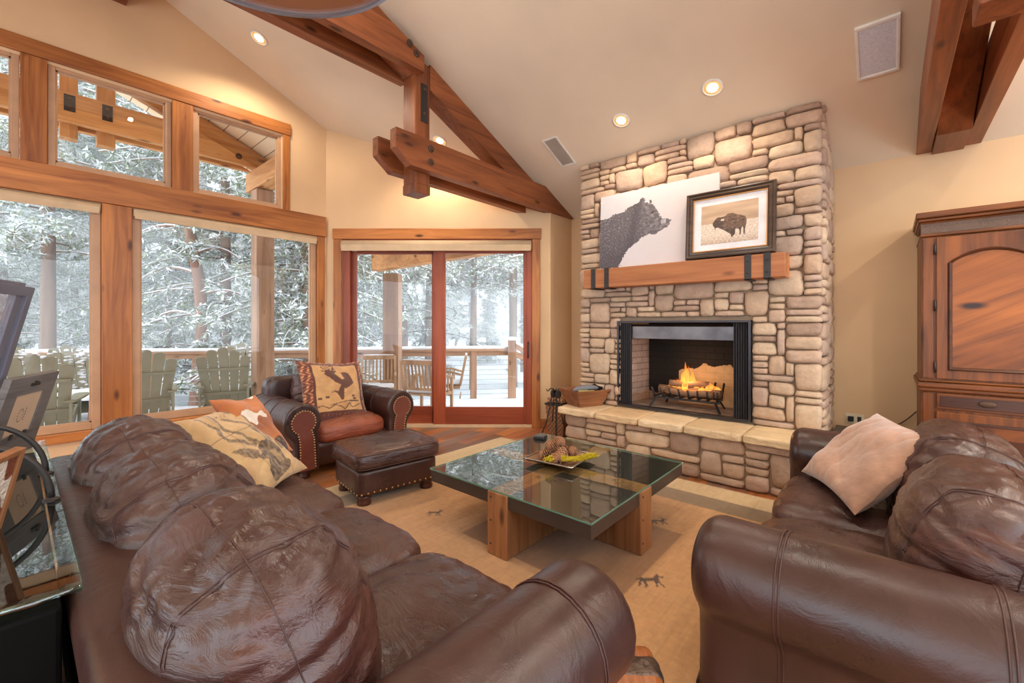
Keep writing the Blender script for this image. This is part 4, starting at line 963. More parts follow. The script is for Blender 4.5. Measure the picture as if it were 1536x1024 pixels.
POL = dict(antA=[(0.509, 0.438), (0.388, 0.512), (0.263, 0.572), (0.245, 0.649), (0.318, 0.724), (0.273, 0.807), (0.253, 0.908)], antB=[(0.555, 0.437), (0.485, 0.553), (0.374, 0.692), (0.408, 0.782), (0.423, 0.934)], antC=[(0.681, 0.423), (0.711, 0.587), (0.686, 0.672), (0.52, 0.809)], antD=[(0.747, 0.415), (0.852, 0.526), (0.833, 0.677), (0.833, 0.818), (0.691, 0.913)])
DHEAD = [(0.57, 0.431), (0.713, 0.427), (0.739, 0.337), (0.702, 0.219), (0.729, 0.125), (0.669, 0.067), (0.514, 0.039), (0.383, 0.021), (0.338, 0.06), (0.346, 0.15), (0.424, 0.24), (0.365, 0.265), (0.334, 0.309), (0.446, 0.324), (0.498, 0.396)]
DEAR = [(0.124, 0.469), (0.231, 0.454), (0.388, 0.43), (0.457, 0.365), (0.363, 0.297), (0.266, 0.323), (0.183, 0.402)]
DEAR2 = [(0.862, 0.441), (0.887, 0.382), (0.838, 0.283), (0.746, 0.268), (0.77, 0.358)]
def stag(u, v, side):
    tan = lin(206, 172, 124); c = mix(tan, lin(176, 140, 96), .3+.8*nz(u*5, v*5, 4))
    if side < 0: return c
    ink = lin(78, 62, 52)
    if abs(u-.36) < .004 or abs(v-.62) < .004 or abs(u-.70) < .003: c = mix(c, ink, .55)
    for k, w_ in (('antA', .026), ('antB', .022), ('antC', .024), ('antD', .022)):
        d = segd(u, v, POL[k])
        if d < w_: c = mix(c, ink, .5+.5*nz(u*50, v*50)+.3*(1-d/w_))
    if inpoly(u, v, DHEAD): c = mix(ink, tan, .15+.5*nz(u*24, v*24, 2)+(.35 if .56 < u < .66 and .16 < v < .32 else 0))
    if inpoly(u, v, DEAR) or inpoly(u, v, DEAR2): c = mix(ink, tan, .25+.5*nz(u*40, v*30, 2))
    if .45 < u < .80 and .80 < v < .93 and math.sin(u*120+4*math.sin(u*33))*.02+.865+.04*(u > .6) > v-.0 > math.sin(u*120+4*math.sin(u*33))*.02+.85+.04*(u > .6): c = mix(c, ink, .8)
    return c
pillow('stag_pillow', .265, .08, stag, (.84, 2.74, .70), frame((.33, .30, .0), (-.2, .47, .38)), 'beige linen pillow with a printed stag head and antlers on the long sofa', b=.315, sd=11, wr=.016)
def hide(u, v, side):
    k = nz(u*4, v*4, 7); return lin(232, 222, 208) if k > .32 else mix(lin(202, 118, 48), lin(150, 84, 48), .4+1.2*nz(u*3, v*3, 1))
pillow('hide_pillow', .235, .05, hide, (1.0, 3.02, .755), frame((.5, .5, -.1), (-.3, .25, .5)), 'orange and white hide pillow peeking out behind the stag pillow', sd=5)
def suede(u, v, side): k = .9+.25*nz(u*3, v*3, 2)+.1*nz(u*14, v*14); return tuple(min(1, c*k) for c in lin(184, 142, 118)[:3])+(1,)
pillow('suede_pillow', .33, .085, suede, (2.99, .09, .685), frame((.64, .32, .0), (.2, -.35, .36)), 'plain tan suede pillow lying slanted on the right sofa', sd=23, b=.275, wr=.007, matl=attrmat('suede', .85, .3, 40, .08, 8, .6))
# ------------------------------------------------------------------ coffee table
tx, ty, th_ = 2.535, 1.765, .635
t = thing('coffee_table', (tx, ty, 0), 'square coffee table with glass over a black top and crossed reclaimed wood legs', 'coffee table')
TW = {a: wood('reclaimed_'+a, lin(182, 130, 88), lin(126, 80, 50), a, .6, scale=1.0, coat=0) for a in 'xyz'}
bw_, zt0, zt1 = .078, .312, .392
for a0, a1, b0, b1 in ((-th_, th_, -th_, -bw_), (-th_, th_, bw_, th_)): pass
for sx_ in (-1, 1):
    for sy_ in (-1, 1):
        xs = sorted((sx_*(bw_+.001), sx_*th_)); ys_ = sorted((sy_*(bw_+.001), sy_*th_)); build('black_top_panel', MB().box(xs[0], xs[1], ys_[0], ys_[1], zt0, zt1), plain('black_steel_top', lin(70, 60, 56), .3, .1, bump=.15), t, bevel=.003)
build('cross_plank', MB().box(-th_-.012, th_+.012, -bw_, bw_, 0.013, .392), TW['z'], t, bevel=.006)
build('cross_plank', MB().box(-bw_, bw_, -th_-.012, -bw_-.001, 0.013, .392), TW['z'], t, bevel=.006)
build('cross_plank', MB().box(-bw_, bw_, bw_+.001, th_+.012, 0.013, .392), TW['z'], t, bevel=.006)
build('glass_top', MB().box(-th_-.004, th_+.004, -th_-.004, th_+.004, .393, .402), glass('table_glass', (.90, .97, .94, 1), 2.3), t, bevel=.0015)
eg = MB()
for a0, a1, b0, b1 in ((-th_-.006, th_+.006, -th_-.006, -th_-.0045), (-th_-.006, th_+.006, th_+.0045, th_+.006), (-th_-.006, -th_-.0045, -th_, th_), (th_+.0045, th_+.006, -th_, th_)): eg.box(a0, a1, b0, b1, .393, .402)
build('glass_edge', eg, plain('green_glass_edge', lin(104, 150, 132), .15), t)
nl = MB()
for zz in (.36, .22, .08): nl.lathe([(.007, 0), (.005, .003), (0, .004)], 8, c=(-th_-.012, .05, zz), M=Matrix.Rotation(-math.pi/2, 3, 'Y')); nl.lathe([(.007, 0), (.005, .003), (0, .004)], 8, c=(-.05, -th_-.012, zz), M=Matrix.Rotation(math.pi/2, 3, 'X'))
build('nail', nl, STEEL, t)
ZT = .403
dx0, dy0 = 2.60, 1.80
t = thing('square_dish', (dx0, dy0, ZT), 'square silver rimmed dish holding pine cones on the coffee table', 'dish', R(6))
q = MB()
q.grid(lambda u, v: ((2*u-1)*.19*(1-.03*(1-(2*v-1)**2)), (2*v-1)*.19*(1-.03*(1-(2*u-1)**2)), .004+.036*max(abs(2*u-1), abs(2*v-1))**4), 30, 30)
q.grid(lambda u, v: ((2*u-1)*.19*(1-.03*(1-(2*v-1)**2)), (2*v-1)*.19*(1-.03*(1-(2*u-1)**2)), .0005+.036*max(abs(2*u-1), abs(2*v-1))**4), 30, 30, flip=True)
build('plate', q, plain('brown_glaze', lin(150, 116, 90), .25), t, smooth=True)
q = MB(); pts = [((2*u-1)*.19*(1-.03*(1-(2*v-1)**2)), (2*v-1)*.19*(1-.03*(1-(2*u-1)**2)), .041) for u, v in [(i/12, 0) for i in range(12)]+[(1, i/12) for i in range(12)]+[(1-i/12, 1) for i in range(12)]+[(0, 1-i/12) for i in range(12)]]
q.tube(pts, .006, 6, closed=True); build('silver_rim', q, plain('silver', lin(214, 212, 210), .2, .95), t, smooth=True)
# pine cones
def cone_mesh(L, r, sd):
    m = MB(); rg = random.Random(sd); N = 110
    m.lathe([(0, -L/2), (r*.35, -L*.3), (r*.4, 0), (r*.2, L*.35), (0, L/2)], 10, col=lin(50, 32, 24))
    for i in range(N):
        t_ = i/N; z = -L/2+L*t_; a = i*2.39996; rr = r*(math.sin(math.pi*(t_*.86+.10))**.7); s_ = .014*(1.25-t_*.7)
        d = Vector((math.cos(a), math.sin(a), .25+t_*.8)).normalized(); b = Vector((-math.sin(a), math.cos(a), 0)); n_ = d.cross(b)
        p0 = Vector((math.cos(a)*rr*.4, math.sin(a)*rr*.4, z)); p1 = Vector((math.cos(a)*rr, math.sin(a)*rr, z+.006))
        c1 = mix(lin(150, 98, 66), lin(204, 150, 108), rg.random())
        vs = [p0-b*s_*.6, p0+b*s_*.6, p1+b*s_, p1-b*s_, p1+d*s_*.5+n_*s_*.25, p1-n_*s_*.45]
        m.add(vs, [(0, 1, 2, 3), (3, 2, 4), (0, 3, 5), (1, 5, 2), (2, 5, 4), (3, 4, 5)], 0, [lin(80, 50, 38)]*2+[c1]*3+[lin(96, 62, 46)])
    return m
CONE = attrmat('pine_cone', .75, .2, 120, .1, 40)
cm_ = cone_mesh(.105, .046, 3); first = None
ZC = ZT+.004
spots = [(-.08, .07, .048, 80, 20, 'lying at the far left of the dish'), (-.01, -.01, .052, 70, 100, 'lying in the middle of the dish'), (.07, .05, .050, 75, 10, 'standing tallest towards the chimney side of the dish'), (-.11, -.04, .045, 85, 150, 'on the rim at the left corner of the dish'),
         (.02, .10, .050, 85, 60, 'at the back of the dish'), (.03, .03, .118, 78, 130, 'on top of the pile'), (-.04, .045, .112, 82, 40, 'upper left of the pile'), (.12, -.02, .045, 84, 85, 'at the right end beside the moss')]
for k, (x_, y_, z_, tl, az, s_) in enumerate(spots):
    o = build('pine_cone', cm_, CONE, label='x', cat='pine cone', group='pine cones in the square dish') if k == 0 else None
    if k == 0: first = o
    else: o = first.copy(); COL.objects.link(o)
    o['label'] = 'brown pine cone '+s_; sc_ = (1.0, 1.12, 1.2, .9, .95, 1.0, .9, .85)[k]; o.scale = (sc_,)*3
    o.location = (dx0+x_, dy0+y_, ZC+z_); o.rotation_euler = (R(tl), 0, R(az))
rg = random.Random(9); m = MB()
for i in range(3400):
    t_ = rg.random(); a = rg.random()*6.283; rr = rg.random()**.5
    c = Vector((2.42+.31*t_, 1.79-.215*t_+.012*math.sin(t_*7), ZT+.056+.008*math.sin(t_*9))); p = c+Vector((math.cos(a)*.022*rr, math.sin(a)*.034*rr, (.024*(1-rr*rr))*rg.uniform(-.6, 1)))
    d = Vector((rg.gauss(0, 1), rg.gauss(0, 1), rg.gauss(.3, 1))).normalized()*.011; b = d.orthogonal().normalized()*.0022
    cc = mix(lin(226, 204, 40), lin(168, 150, 22), rg.random()); m.add([p-b, p+b, p+d], [(0, 1, 2)], 0, cc)
m.soft((.18, .022, .014), 2.5, 8, c=(2.575, 1.685, ZT+.050), M=Matrix.Rotation(R(-34.7), 3, 'Z'), col=lin(176, 156, 30))
build('yellow_moss', m, attrmat('moss', .9, 0, 10, .05), label='bright yellow reindeer moss along the front edge of the dish', cat='moss', kind='stuff')
t = thing('coaster_holder', (3.02, 2.30, ZT), 'small black coaster box at the far corner of the coffee table', 'coaster box', R(20))
build('box', MB().box(-.05, .05, -.05, .05, 0, .02), BLACK, t, bevel=.003); build('coaster_stack', MB().box(-.043, .043, -.043, .043, .0205, .03), plain('slate', lin(96, 94, 96), .6), t, bevel=.002)
# ------------------------------------------------------------------ wooden cube table beside the long sofa
t = thing('cube_side_table', (1.28, 3.64, 0), 'plain wooden block side table between the long sofa and the armchair', 'side table', R(4))
build('block', MB().box(-.11, .11, -.11, .11, .001, .44), TW['z'], t, bevel=.006)
build('top_board', MB().box(-.12, .12, -.12, .12, .441, .47), TW['x'], t, bevel=.005)
# ------------------------------------------------------------------ small strapped chest between the sofas
t = thing('strapped_chest', (1.24, .60, 0), 'small carved wooden chest with hammered iron corner straps at the bottom edge', 'chest', R(38))
q = MB(); q.soft((.16, .10, .16), (12, 12, 8), 14, lambda P, u: P*(1+.02*nz(P[0]*20, P[1]*20, P[2]*20)), (-.02, 0, .171)); build('chest_body', q, wood('carved_chest_wood', lin(196, 116, 60), lin(96, 56, 34), 'x', .35, scale=2), t, smooth=True)
q = MB(); q.soft((.045, .108, .165), (8, 8, 8), 20, lambda P, u: P*(1+.03*nz(P[0]*40, P[1]*40, P[2]*40)), (.03, 0, .174)); build('hammered_strap', q, plain('hammered_iron', lin(92, 76, 66), .35, .7, bump=.8, bscale=50), t, smooth=True)
q = MB(); q.lathe([(.03, 0), (.026, .012), (.01, .02), (0, .022)], 14, c=(.10, .02, .335)); build('lid_knob', q, plain('dull_iron', lin(92, 76, 66), .35, .7), t, smooth=True)
# ------------------------------------------------------------------ glass console behind the long sofa, with frames on it
gz = .82
t = thing('glass_console', (-.13, 2.28, 0), 'glass topped black console table standing behind the long sofa', 'console table')
GT = glass('console_glass', (.80, .93, .90, 1), 2.1)
def chip(u, v):
    y = -.90+1.81*v; x = -.26+.49*u; e = .010*nz(x*30, 2)+.008*nz(x*90, 4) if v < .01 else 0; return (x, y+e, gz+.0005)
q = MB(); q.grid(chip, 40, 2)
q.grid(lambda u, v: (chip(u, 0)[0], chip(u, 0)[1]-.014*math.sin(v*math.pi)+.006*nz(u*40, v*3), gz-.020*v), 40, 6, flip=True)
q.grid(lambda u, v: (-.26+.49*u, -.90+1.81*v, gz-.02), 4, 4, flip=True); q.grid(lambda u, v: (.23, -.90+1.81*u, gz-.02*v), 4, 1, flip=True)
build('glass_slab', q, GT, t, smooth=False)
q = MB(); q.tube([(-.26+.49*u/20, -.912+.01*nz(u*1.5, 3), gz-.010) for u in range(21)], .0085, 6); q.tube([(.2305, -.90, gz-.003), (.2305, .9, gz-.003)], .0016, 5)
build('chipped_edge', q, glass('edge_glass', (.62, .86, .80, 1), 2.0), t, smooth=True)
build('console_body', MB().box(-.25, .20, -.895, .88, .02, .775), plain('black_wood', lin(8, 7, 7), .7, spec=.1), t, bevel=.01)
for y_ in (-.80, .82):
    for x_ in (-.2, .05): build('leg', MB().box(x_-.025, x_+.025, y_-.025, y_+.025, .001, .10), BLACK, t)
for y_ in (-.7, 0, .7): build('glass_standoff', MB().lathe([(.02, .776), (.02, gz-.021)], 14, c=(-.05, y_, 0)), plain('steel_post', lin(150, 150, 152), .3, .9), t, smooth='q')
GB = wood('grey_frame_back', lin(132, 128, 128), lin(98, 94, 94), 'x', .8, knots=False, coat=0)
def px(px_, py_, z):
    a = (px_-768)/650; b = -(py_-486)/650; dx, dy = CF[0]+a*CR[0], CF[1]+a*CR[1]; t_ = (z-1.4)/b; return Vector((t_*dx, t_*dy, z))
# photo frame seen from behind
fx = thing('grey_photo_frame', (-.03, 2.87, gz+.0015), 'grey wooden photo frame seen from the back with a brown paper window on the console', 'photo frame'); fx.rotation_euler = (R(15), 0, R(67))
fw_, fh_ = .19, .37
q = MB(); q.box(-fw_, fw_, -.012, .012, 0, .11); q.box(-fw_, fw_, -.012, .012, .29, fh_); q.box(-fw_, -fw_+.085, -.012, .012, .11, .29); q.box(fw_-.085, fw_, -.012, .012, .11, .29); build('frame_back', q, GB, fx, bevel=.002)
build('brown_paper', MB().box(-fw_+.085, fw_-.085, -.006, .006, .11, .29), plain('kraft', lin(206, 178, 150), .8), fx)
q = MB()
for k in range(14): q.box(-.012+.018*math.cos(k*.45)-.004, -.012+.018*math.cos(k*.45), -.0072, -.0062, .19+.028*math.sin(k*.45), .194+.028*math.sin(k*.45))
for k in range(5): q.box(.018, .021, -.0072, -.0062, .165+k*.012, .173+k*.012)
build('stamp', q, plain('stamp_ink', lin(120, 104, 92), .8), fx)
q = MB(); q.box(-.03, .03, -.018, -.012, .325, .337); q.box(-.006, .006, -.022, -.012, .337, .345); build('sawtooth_hanger', q, STEEL, fx)
for s in (-1, 1): q = MB(); q.box(s*.05-.008, s*.05+.008, -.018, -.012, .095, .118); build('turn_button', q, STEEL, fx)
# two tall mirrors / frames leaning, seen edge-on
for (xx, yy, hh_, ww_, lean, yaw_, lab) in ((-.235, 2.55, .77, .50, 13, 67, 'tall grey edged picture frame leaning on the console, the nearer one'), (-.205, 2.60, .755, .50, 13, 67, 'tall dark picture frame leaning behind the nearer one on the console')):
    f_ = thing('tall_photo_frame', (xx, yy, gz+.002), lab, 'photo frame'); f_.rotation_euler = (R(lean), 0, R(yaw_))
    q = MB(); q.box(-ww_/2, -ww_/2+.04, -.012, .012, 0, hh_); q.box(ww_/2-.04, ww_/2, -.012, .012, 0, hh_); q.box(-ww_/2+.04, ww_/2-.04, -.012, .012, 0, .04); q.box(-ww_/2+.04, ww_/2-.04, -.012, .012, hh_-.04, hh_); build('frame', q, plain('slate_frame', lin(104, 104, 118), .4), f_, bevel=.002)
    build('glass_pane', MB().box(-ww_/2+.04, ww_/2-.04, -.003, .003, .04, hh_-.04), glass('frame_glass', amt=.08), f_)
# cowhide covered box frame and wrought iron hoops near the camera
f_ = thing('cowhide_frame', (-.08, 1.80, gz+.002), 'brown cowhide picture in a thin wooden frame at the left picture edge', 'picture'); f_.rotation_euler = (R(13), 0, R(67)); f_.scale = (1.3, 1, 1.05)
q = MB(); q.box(.075, .09, -.012, .012, 0, .22); q.box(-.09, -.075, -.012, .012, 0, .22); q.box(-.075, .075, -.012, .012, 0, .012); q.box(-.075, .075, -.012, .012, .205, .22); build('wood_frame', q, TW['z'], f_, bevel=.002)
q = MB(); q.grid(lambda u, v: (-.075+.15*u, -.006, .012+.193*v), 80, 80, colfn=lambda u, v: mix(lin(126, 66, 40), lin(232, 220, 206), 0 if nz(u*2.4+3, v*2.4, 5) < .16 else 1)); build('cowhide', q, attrmat('cowhide', .8, .9, 90, .3, 60), f_)
build('backing', MB().box(-.075, .075, -.004, .008, .012, .205), BLACK, f_)
f_ = thing('iron_hoop_stand', (0, 2.26, gz+.002), 'curved dark iron double hoop stand on the glass console', 'stand')
for k, (r_, y_) in enumerate(((.19, .19), (.18, -.19))):
    q = MB(); q.tube([(.08-r_+r_*math.cos(a), y_, .010+r_*math.sin(a)*1.1) for a in [math.pi*i/24 for i in range(25)]], .009, 8); build('hoop', q, STEEL, f_, smooth='q')
    q = MB(); q.lathe([(.022, 0), (.022, .006), (.010, .012)], 14, c=(.08, y_, 0)); build('hoop_foot', q, STEEL, f_)
# ------------------------------------------------------------------ outdoors: deck, railing, porch
DZ = -.06
A, B_, C_, = (-12.5, 7.0), (-4.72, 7.84), (-.08, 8.66)
pts = [cw(*p) for p in ((-13, 6.95), B_, C_, (2.6, 9.0), (2.6, 6.35), (.7, 6.1), (-2.5, 6.05), (-2.75, 5.85), (-8.2, -.35), (-14, 1.5))]
m = MB(); n = len(pts); m.add([(x, y, DZ) for x, y, _ in pts]+[(x, y, DZ-.22) for x, y, _ in pts], [tuple(range(n)), tuple(range(n, 2*n))[::-1]]+[(i, (i+1) % n, (i+1) % n+n, i+n) for i in range(n)])
build('deck', m, SNOW, label='wide wooden deck covered with fresh snow outside the windows', cat='deck', kind='structure')
m = MB(); m.grid(lambda u, v: (-90+u*200, -40+v*190, -1.15+.35*nz(u*14, v*14)), 60, 60); build('ground', m, plain('snow_ground', lin(236, 240, 246), .85), kind='structure', smooth=True)
m = MB()
def railing(P, Q, lab, posts, skip=False):
    a, b = Vector(cw(P[0], P[1], 0)), Vector(cw(Q[0], Q[1], 0)); d = (b-a).normalized()
    t = thing('deck_railing', a+Vector((0, 0, DZ)), lab, 'railing', math.atan2(d.y, d.x)); L = (b-a).length
    build('top_rail', MB().box(0, L, -.07, .07, .93, .975), GREYW['x'], t, bevel=.004); build('under_rail', MB().box(0, L, -.02, .02, .84, .93), GREYW['x'], t)
    s = MB(); s.soft((L/2, .065, .035), (40, 3, 3), 20, lambda P, u: Vector((P[0], P[1], P[2]+.008*nz(P[0]*3, P[1]*8))), (L/2, 0, .995)); build('snow_cap', s, SNOW, t, smooth=True)
    for q in posts: build('rail_post', MB().box(q-.06, q+.06, -.055, .055, -.05, .93), GREYW['z'], t, bevel=.004)
    w_ = MB()
    for k in range(8): w_.tube([(0, 0, .08+k*.095), (L, 0, .08+k*.095)], .004, 5)
    build('cable_infill', w_, plain('cable_steel', lin(170, 170, 175), .4, .8), t)
    return t
railing((-12.6, 6.99), B_, 'snow capped deck railing behind the green deck chairs', [1.2, 3.2, 4.9, 6.30, 7.78])
railing(B_, C_, 'snow capped deck railing seen through the sliding door', [1.6, 4.02])
# newel post at the stair and sloping hand rail
t = thing('stair_railing', cw(.02, 8.60, DZ), 'snow topped newel post with hand rail sloping down the deck stairs', 'railing', DROT)
build('newel_post', MB().box(-.10, .06, -.08, .08, 0, 1.14), GREYW['z'], t, bevel=.006)
q = MB(); q.soft((.10, .10, .04), 3, 8, c=(-.02, 0, 1.17)); build('snow_cap', q, SNOW, t, smooth=True)
for z0, z1 in ((1.06, .46), (.90, .30)): q = MB(); q.bar((.0, 0, z0), (1.05, .35, z1), .08, .10); build('sloped_rail', q, GREYW['x'], t)
q = MB(); q.bar((.0, 0, 1.13), (1.05, .35, .53), .10, .05); build('rail_snow', q, SNOW, t)
q = MB(); q.box(.86, .98, .2, .32, -.5, .6); build('lower_post', q, GREYW['z'], t)
# porch: timber gable truss parallel to the window wall, posts, sloped plank soffit
t = thing('porch_truss', (0, 7.6, 0), 'big fir gable truss of the porch seen through the upper windows', 'roof truss')
zr = lambda x: 3.853+.42*(2.534-x)
build('bottom_chord', MB().prism([(-2.5, 3.855), (2.52, 3.855), (1.66, 4.215), (-2.5, 4.215)], 'y', -.10, .0), PORCH['x'], t, bevel=.008)
build('bottom_chord', MB().prism([(-2.5, 3.855), (2.52, 3.855), (1.66, 4.215), (-2.5, 4.215)], 'y', .16, .26), PORCH['x'], t, bevel=.008)
build('rafter', MB().prism([(-2.6, zr(-2.6)), (2.6, zr(2.6)+.0), (3.2, zr(3.2)), (3.2, zr(3.2)+.28), (-2.6, zr(-2.6)+.30)], 'y', .01, .15), PORCH['x'], t, bevel=.008)
for xa, xb in ((.36, .52), (.69, .865)):
    build('hanging_post', MB().box(xa, xb, .0, .16, 3.69, 4.9), PORCH['z'], t, bevel=.006)
    xm = (xa+xb)/2
    p_ = build('steel_plate', MB().box(xm-.05, xm+.05, -.108, -.10, 3.98, 4.18), STEEL, t, bevel=.003)
    M = Matrix.Rotation(math.pi/2, 3, 'X')
    for zz in (4.03, 4.13): build('bolt', MB().lathe([(.02, 0), (.015, .012), (0, .014)], 12, c=(xm, -.108, zz), M=M), BOLT, p_)
build('bolt', MB().lathe([(.045, 0), (.045, .01), (.02, .016), (0, .03)], 14, c=(2.254, -.10, 3.965), M=Matrix.Rotation(math.pi/2, 3, 'X')), BOLT, t)
o = thing('porch_post', (2.63, 7.62, DZ), 'thick square porch post right of the deck chairs', 'post'); build('shaft', MB().box(-.13, .13, -.13, .13, 0, 3.60), GREYW['z'], o, bevel=.008)
o = thing('porch_beam', (2.63, 0, 3.56), 'heavy porch beam running from the post back to the house', 'beam'); build('timber', MB().box(-.13, .13, 5.93, 8.0, 0, .30), PORCH['y'], o, bevel=.008)
# plank soffit
def soffit_mat():
    t = NT('plank_soffit'); co = t.coords((1, 1, 1)); b = t.node('ShaderNodeTexBrick', Scale=1.0); b.inputs['Brick Width'].default_value = 6; b.inputs['Row Height'].default_value = .19; b.inputs['Mortar Size'].default_value = .006
    b.inputs['Color1'].default_value = lin(250, 224, 186); b.inputs['Color2'].default_value = lin(244, 212, 170); b.inputs['Mortar'].default_value = lin(150, 112, 78)
    r = t.node('ShaderNodeMapping'); r.inputs['Rotation'].default_value = (0, 0, math.pi/2); t.link(co, 'Vector', r, 'Vector'); t.link(r, 'Vector', b, 'Vector'); t.link(b, 'Color', t.b, 'Base Color'); t.b.inputs['Roughness'].default_value = .7; return t.mat
SOF = soffit_mat()
m = MB(); zs = lambda x: zr(x)+.305
m.prism([(3.3, zs(3.3)), (.1, zs(.1)), (.1, zs(.1)+.1), (3.3, zs(3.3)+.1)], 'y', 5.93, 8.6); m.prism([(.1, zs(.1)), (-3.1, zs(3.3)), (-3.1, zs(3.3)+.1), (.1, zs(.1)+.1)], 'y', 5.93, 8.6)
build('porch_roof', m, SOF, label='pale plank underside of the porch roof above the upper windows', cat='roof', kind='structure')
# post and beams outside the sliding door
o = thing('porch_post', cw(-2.10, 7.62, DZ), 'weathered porch post seen through the left pane of the sliding door', 'post', DROT); build('shaft', MB().box(-.135, .135, -.135, .135, 0, 2.34), GREYW['z'], o, bevel=.008)
a, b = Vector(cw(-2.45, 7.75, 2.50)), Vector(cw(1.2, 6.55, 2.86))
o = thing('porch_beam', (0, 0, 0), 'sloping timber porch beam across the top of the sliding door view', 'beam'); build('timber', MB().bar(a, b, .22, .32), PORCH['x'], o, bevel=.01)
q = MB(); c4 = [cw(-2.3, 7.6, 2.72), cw(.7, 6.6, 3.02), cw(.6, 6.12, 3.02), cw(-2.2, 6.06, 3.02)]
q.add(c4+[(x, y, z+.06) for x, y, z in c4], [(0, 1, 2, 3), (7, 6, 5, 4), (0, 4, 5, 1), (1, 5, 6, 2), (2, 6, 7, 3), (3, 7, 4, 0)]); build('soffit_board', q, SOF, label='small plank soffit above the sliding door outside', cat='soffit')
# ------------------------------------------------------------------ deck chairs
ADK = plain('grey_green_paint', lin(142, 138, 118), .7, bump=.3, bscale=30)
def adirondack(loc, rotz, lab, snowy=False):
    t = thing('adirondack_chair', loc, lab, 'chair', rotz, 'wooden deck chairs')
    lean = R(22); M = Matrix.Rotation(lean, 3, 'X')     # chair faces +y, back leans towards -y
    b0 = Vector((0, -.14, .34))
    for k in range(5):
        x = (k-2)*.108; fan = (k-2)*R(2.6); h_ = (.84, .80, .70)[abs(k-2)]
        Mz = Matrix.Rotation(fan, 3, 'Y'); m_ = MB(); pr = [(-.044, -.30), (.044, -.30), (.064, h_-.04)]+[(.064*math.cos(a), h_-.04+.045*math.sin(a)) for a in [math.pi*i/6 for i in range(1, 6)]]+[(-.064, h_-.04)]
        m_.prism(pr, 'y', -.011, .011); m_.v = [tuple(b0+M@(Mz@Vector(p)+Vector((x, 0, 0)))) for p in m_.v]; build('back_slat', m_, ADK, t, bevel=.003)
    for zz, hw_ in ((.10, .31), (.50, .31)):
        m_ = MB(); m_.box(-hw_, hw_, -.040, -.012, zz-.02, zz+.02); m_.v = [tuple(b0+M@Vector(p)) for p in m_.v]; build('back_brace', m_, ADK, t, bevel=.003)
    for k in range(6):
        y = -.08+k*.095; z = .30+k*.018; build('seat_slat', MB().box(-.26, .26, y-.04, y+.04, z-.01, z+.01), ADK, t, bevel=.002)
    for s in (-1, 1):
        build('side_rail', MB().prism([(-.42, .02), (-.30, .02), (.45, .34), (.45, .40), (.38, .40), (-.12, .29)], 'x', s*.275-.012, s*.275+.012), ADK, t)
        build('front_leg', MB().box(s*.30-.014, s*.30+.014, .33, .43, 0, .52), ADK, t, bevel=.003)
        q = MB(); q.prism([(s*.24, -.34), (s*.34, -.34), (s*.385, .1), (s*.40, .42), (s*.36, .49), (s*.28, .49), (s*.25, .42)], 'z', .52, .545); build('armrest', q, ADK, t, bevel=.004)
        build('back_leg', MB().box(s*.30-.014, s*.30+.014, -.33, -.25, 0, .52), ADK, t, bevel=.003)
        if snowy: q = MB(); q.soft((.05, .36, .02), 3, 8, c=(s*.32, .08, .556)); build('snow_patch', q, SNOW, t, smooth=True)
    if snowy:
        q = MB(); q.soft((.27, .27, .05), 3.5, 12, c=(0, .17, .40)); build('seat_snow', q, SNOW, t, smooth=True)
        rg = random.Random(int(loc[0]*100)); q = MB()
        for i in range(150):
            k = rg.randrange(5); x = (k-2)*.118+rg.uniform(-.04, .04); z = rg.uniform(.0, .78); q.soft((rg.uniform(.018, .045), .008, rg.uniform(.008, .018)), 2.5, 2, c=b0+M@Vector((x+math.tan((k-2)*R(3.2))*z, .014, z)))
        build('back_snow', q, SNOW, t, smooth=True)
    return t
adirondack(cw(-5.72, 5.25, DZ), R(-10), 'grey green deck chair seen from behind through the left big window')
adirondack(cw(-5.12, 6.02, DZ), R(-6), 'grey green deck chair seen from behind at the left edge of the right big window')
adirondack(cw(-4.42, 6.72, DZ), R(-22), 'grey green deck chair seen from behind left of the thick porch post')
adirondack(cw(-6.75, 6.75, DZ), R(196), 'snow covered deck chair facing the house behind the grey photo frame', True)
adirondack(cw(-7.6, 6.55, DZ), R(186), 'snow covered deck chair farthest left beside the tall frames', True)
adirondack(cw(-4.62, 7.35, DZ), R(160), 'snow covered deck chair whose top peeks over the green chair by the post', True)
t = thing('fire_table', cw(-6.2, 6.55, DZ), 'low snow covered round table standing among the deck chairs', 'table')
build('pedestal', MB().lathe([(.16, 0), (.13, .36)], 20), plain('brick_red', lin(150, 96, 80), .8), t, smooth='q'); q = MB(); q.lathe([(.02, .36), (.34, .36), (.35, .39), (.33, .42), (0, .44)], 28); build('snowy_top', q, SNOW, t, smooth=True)
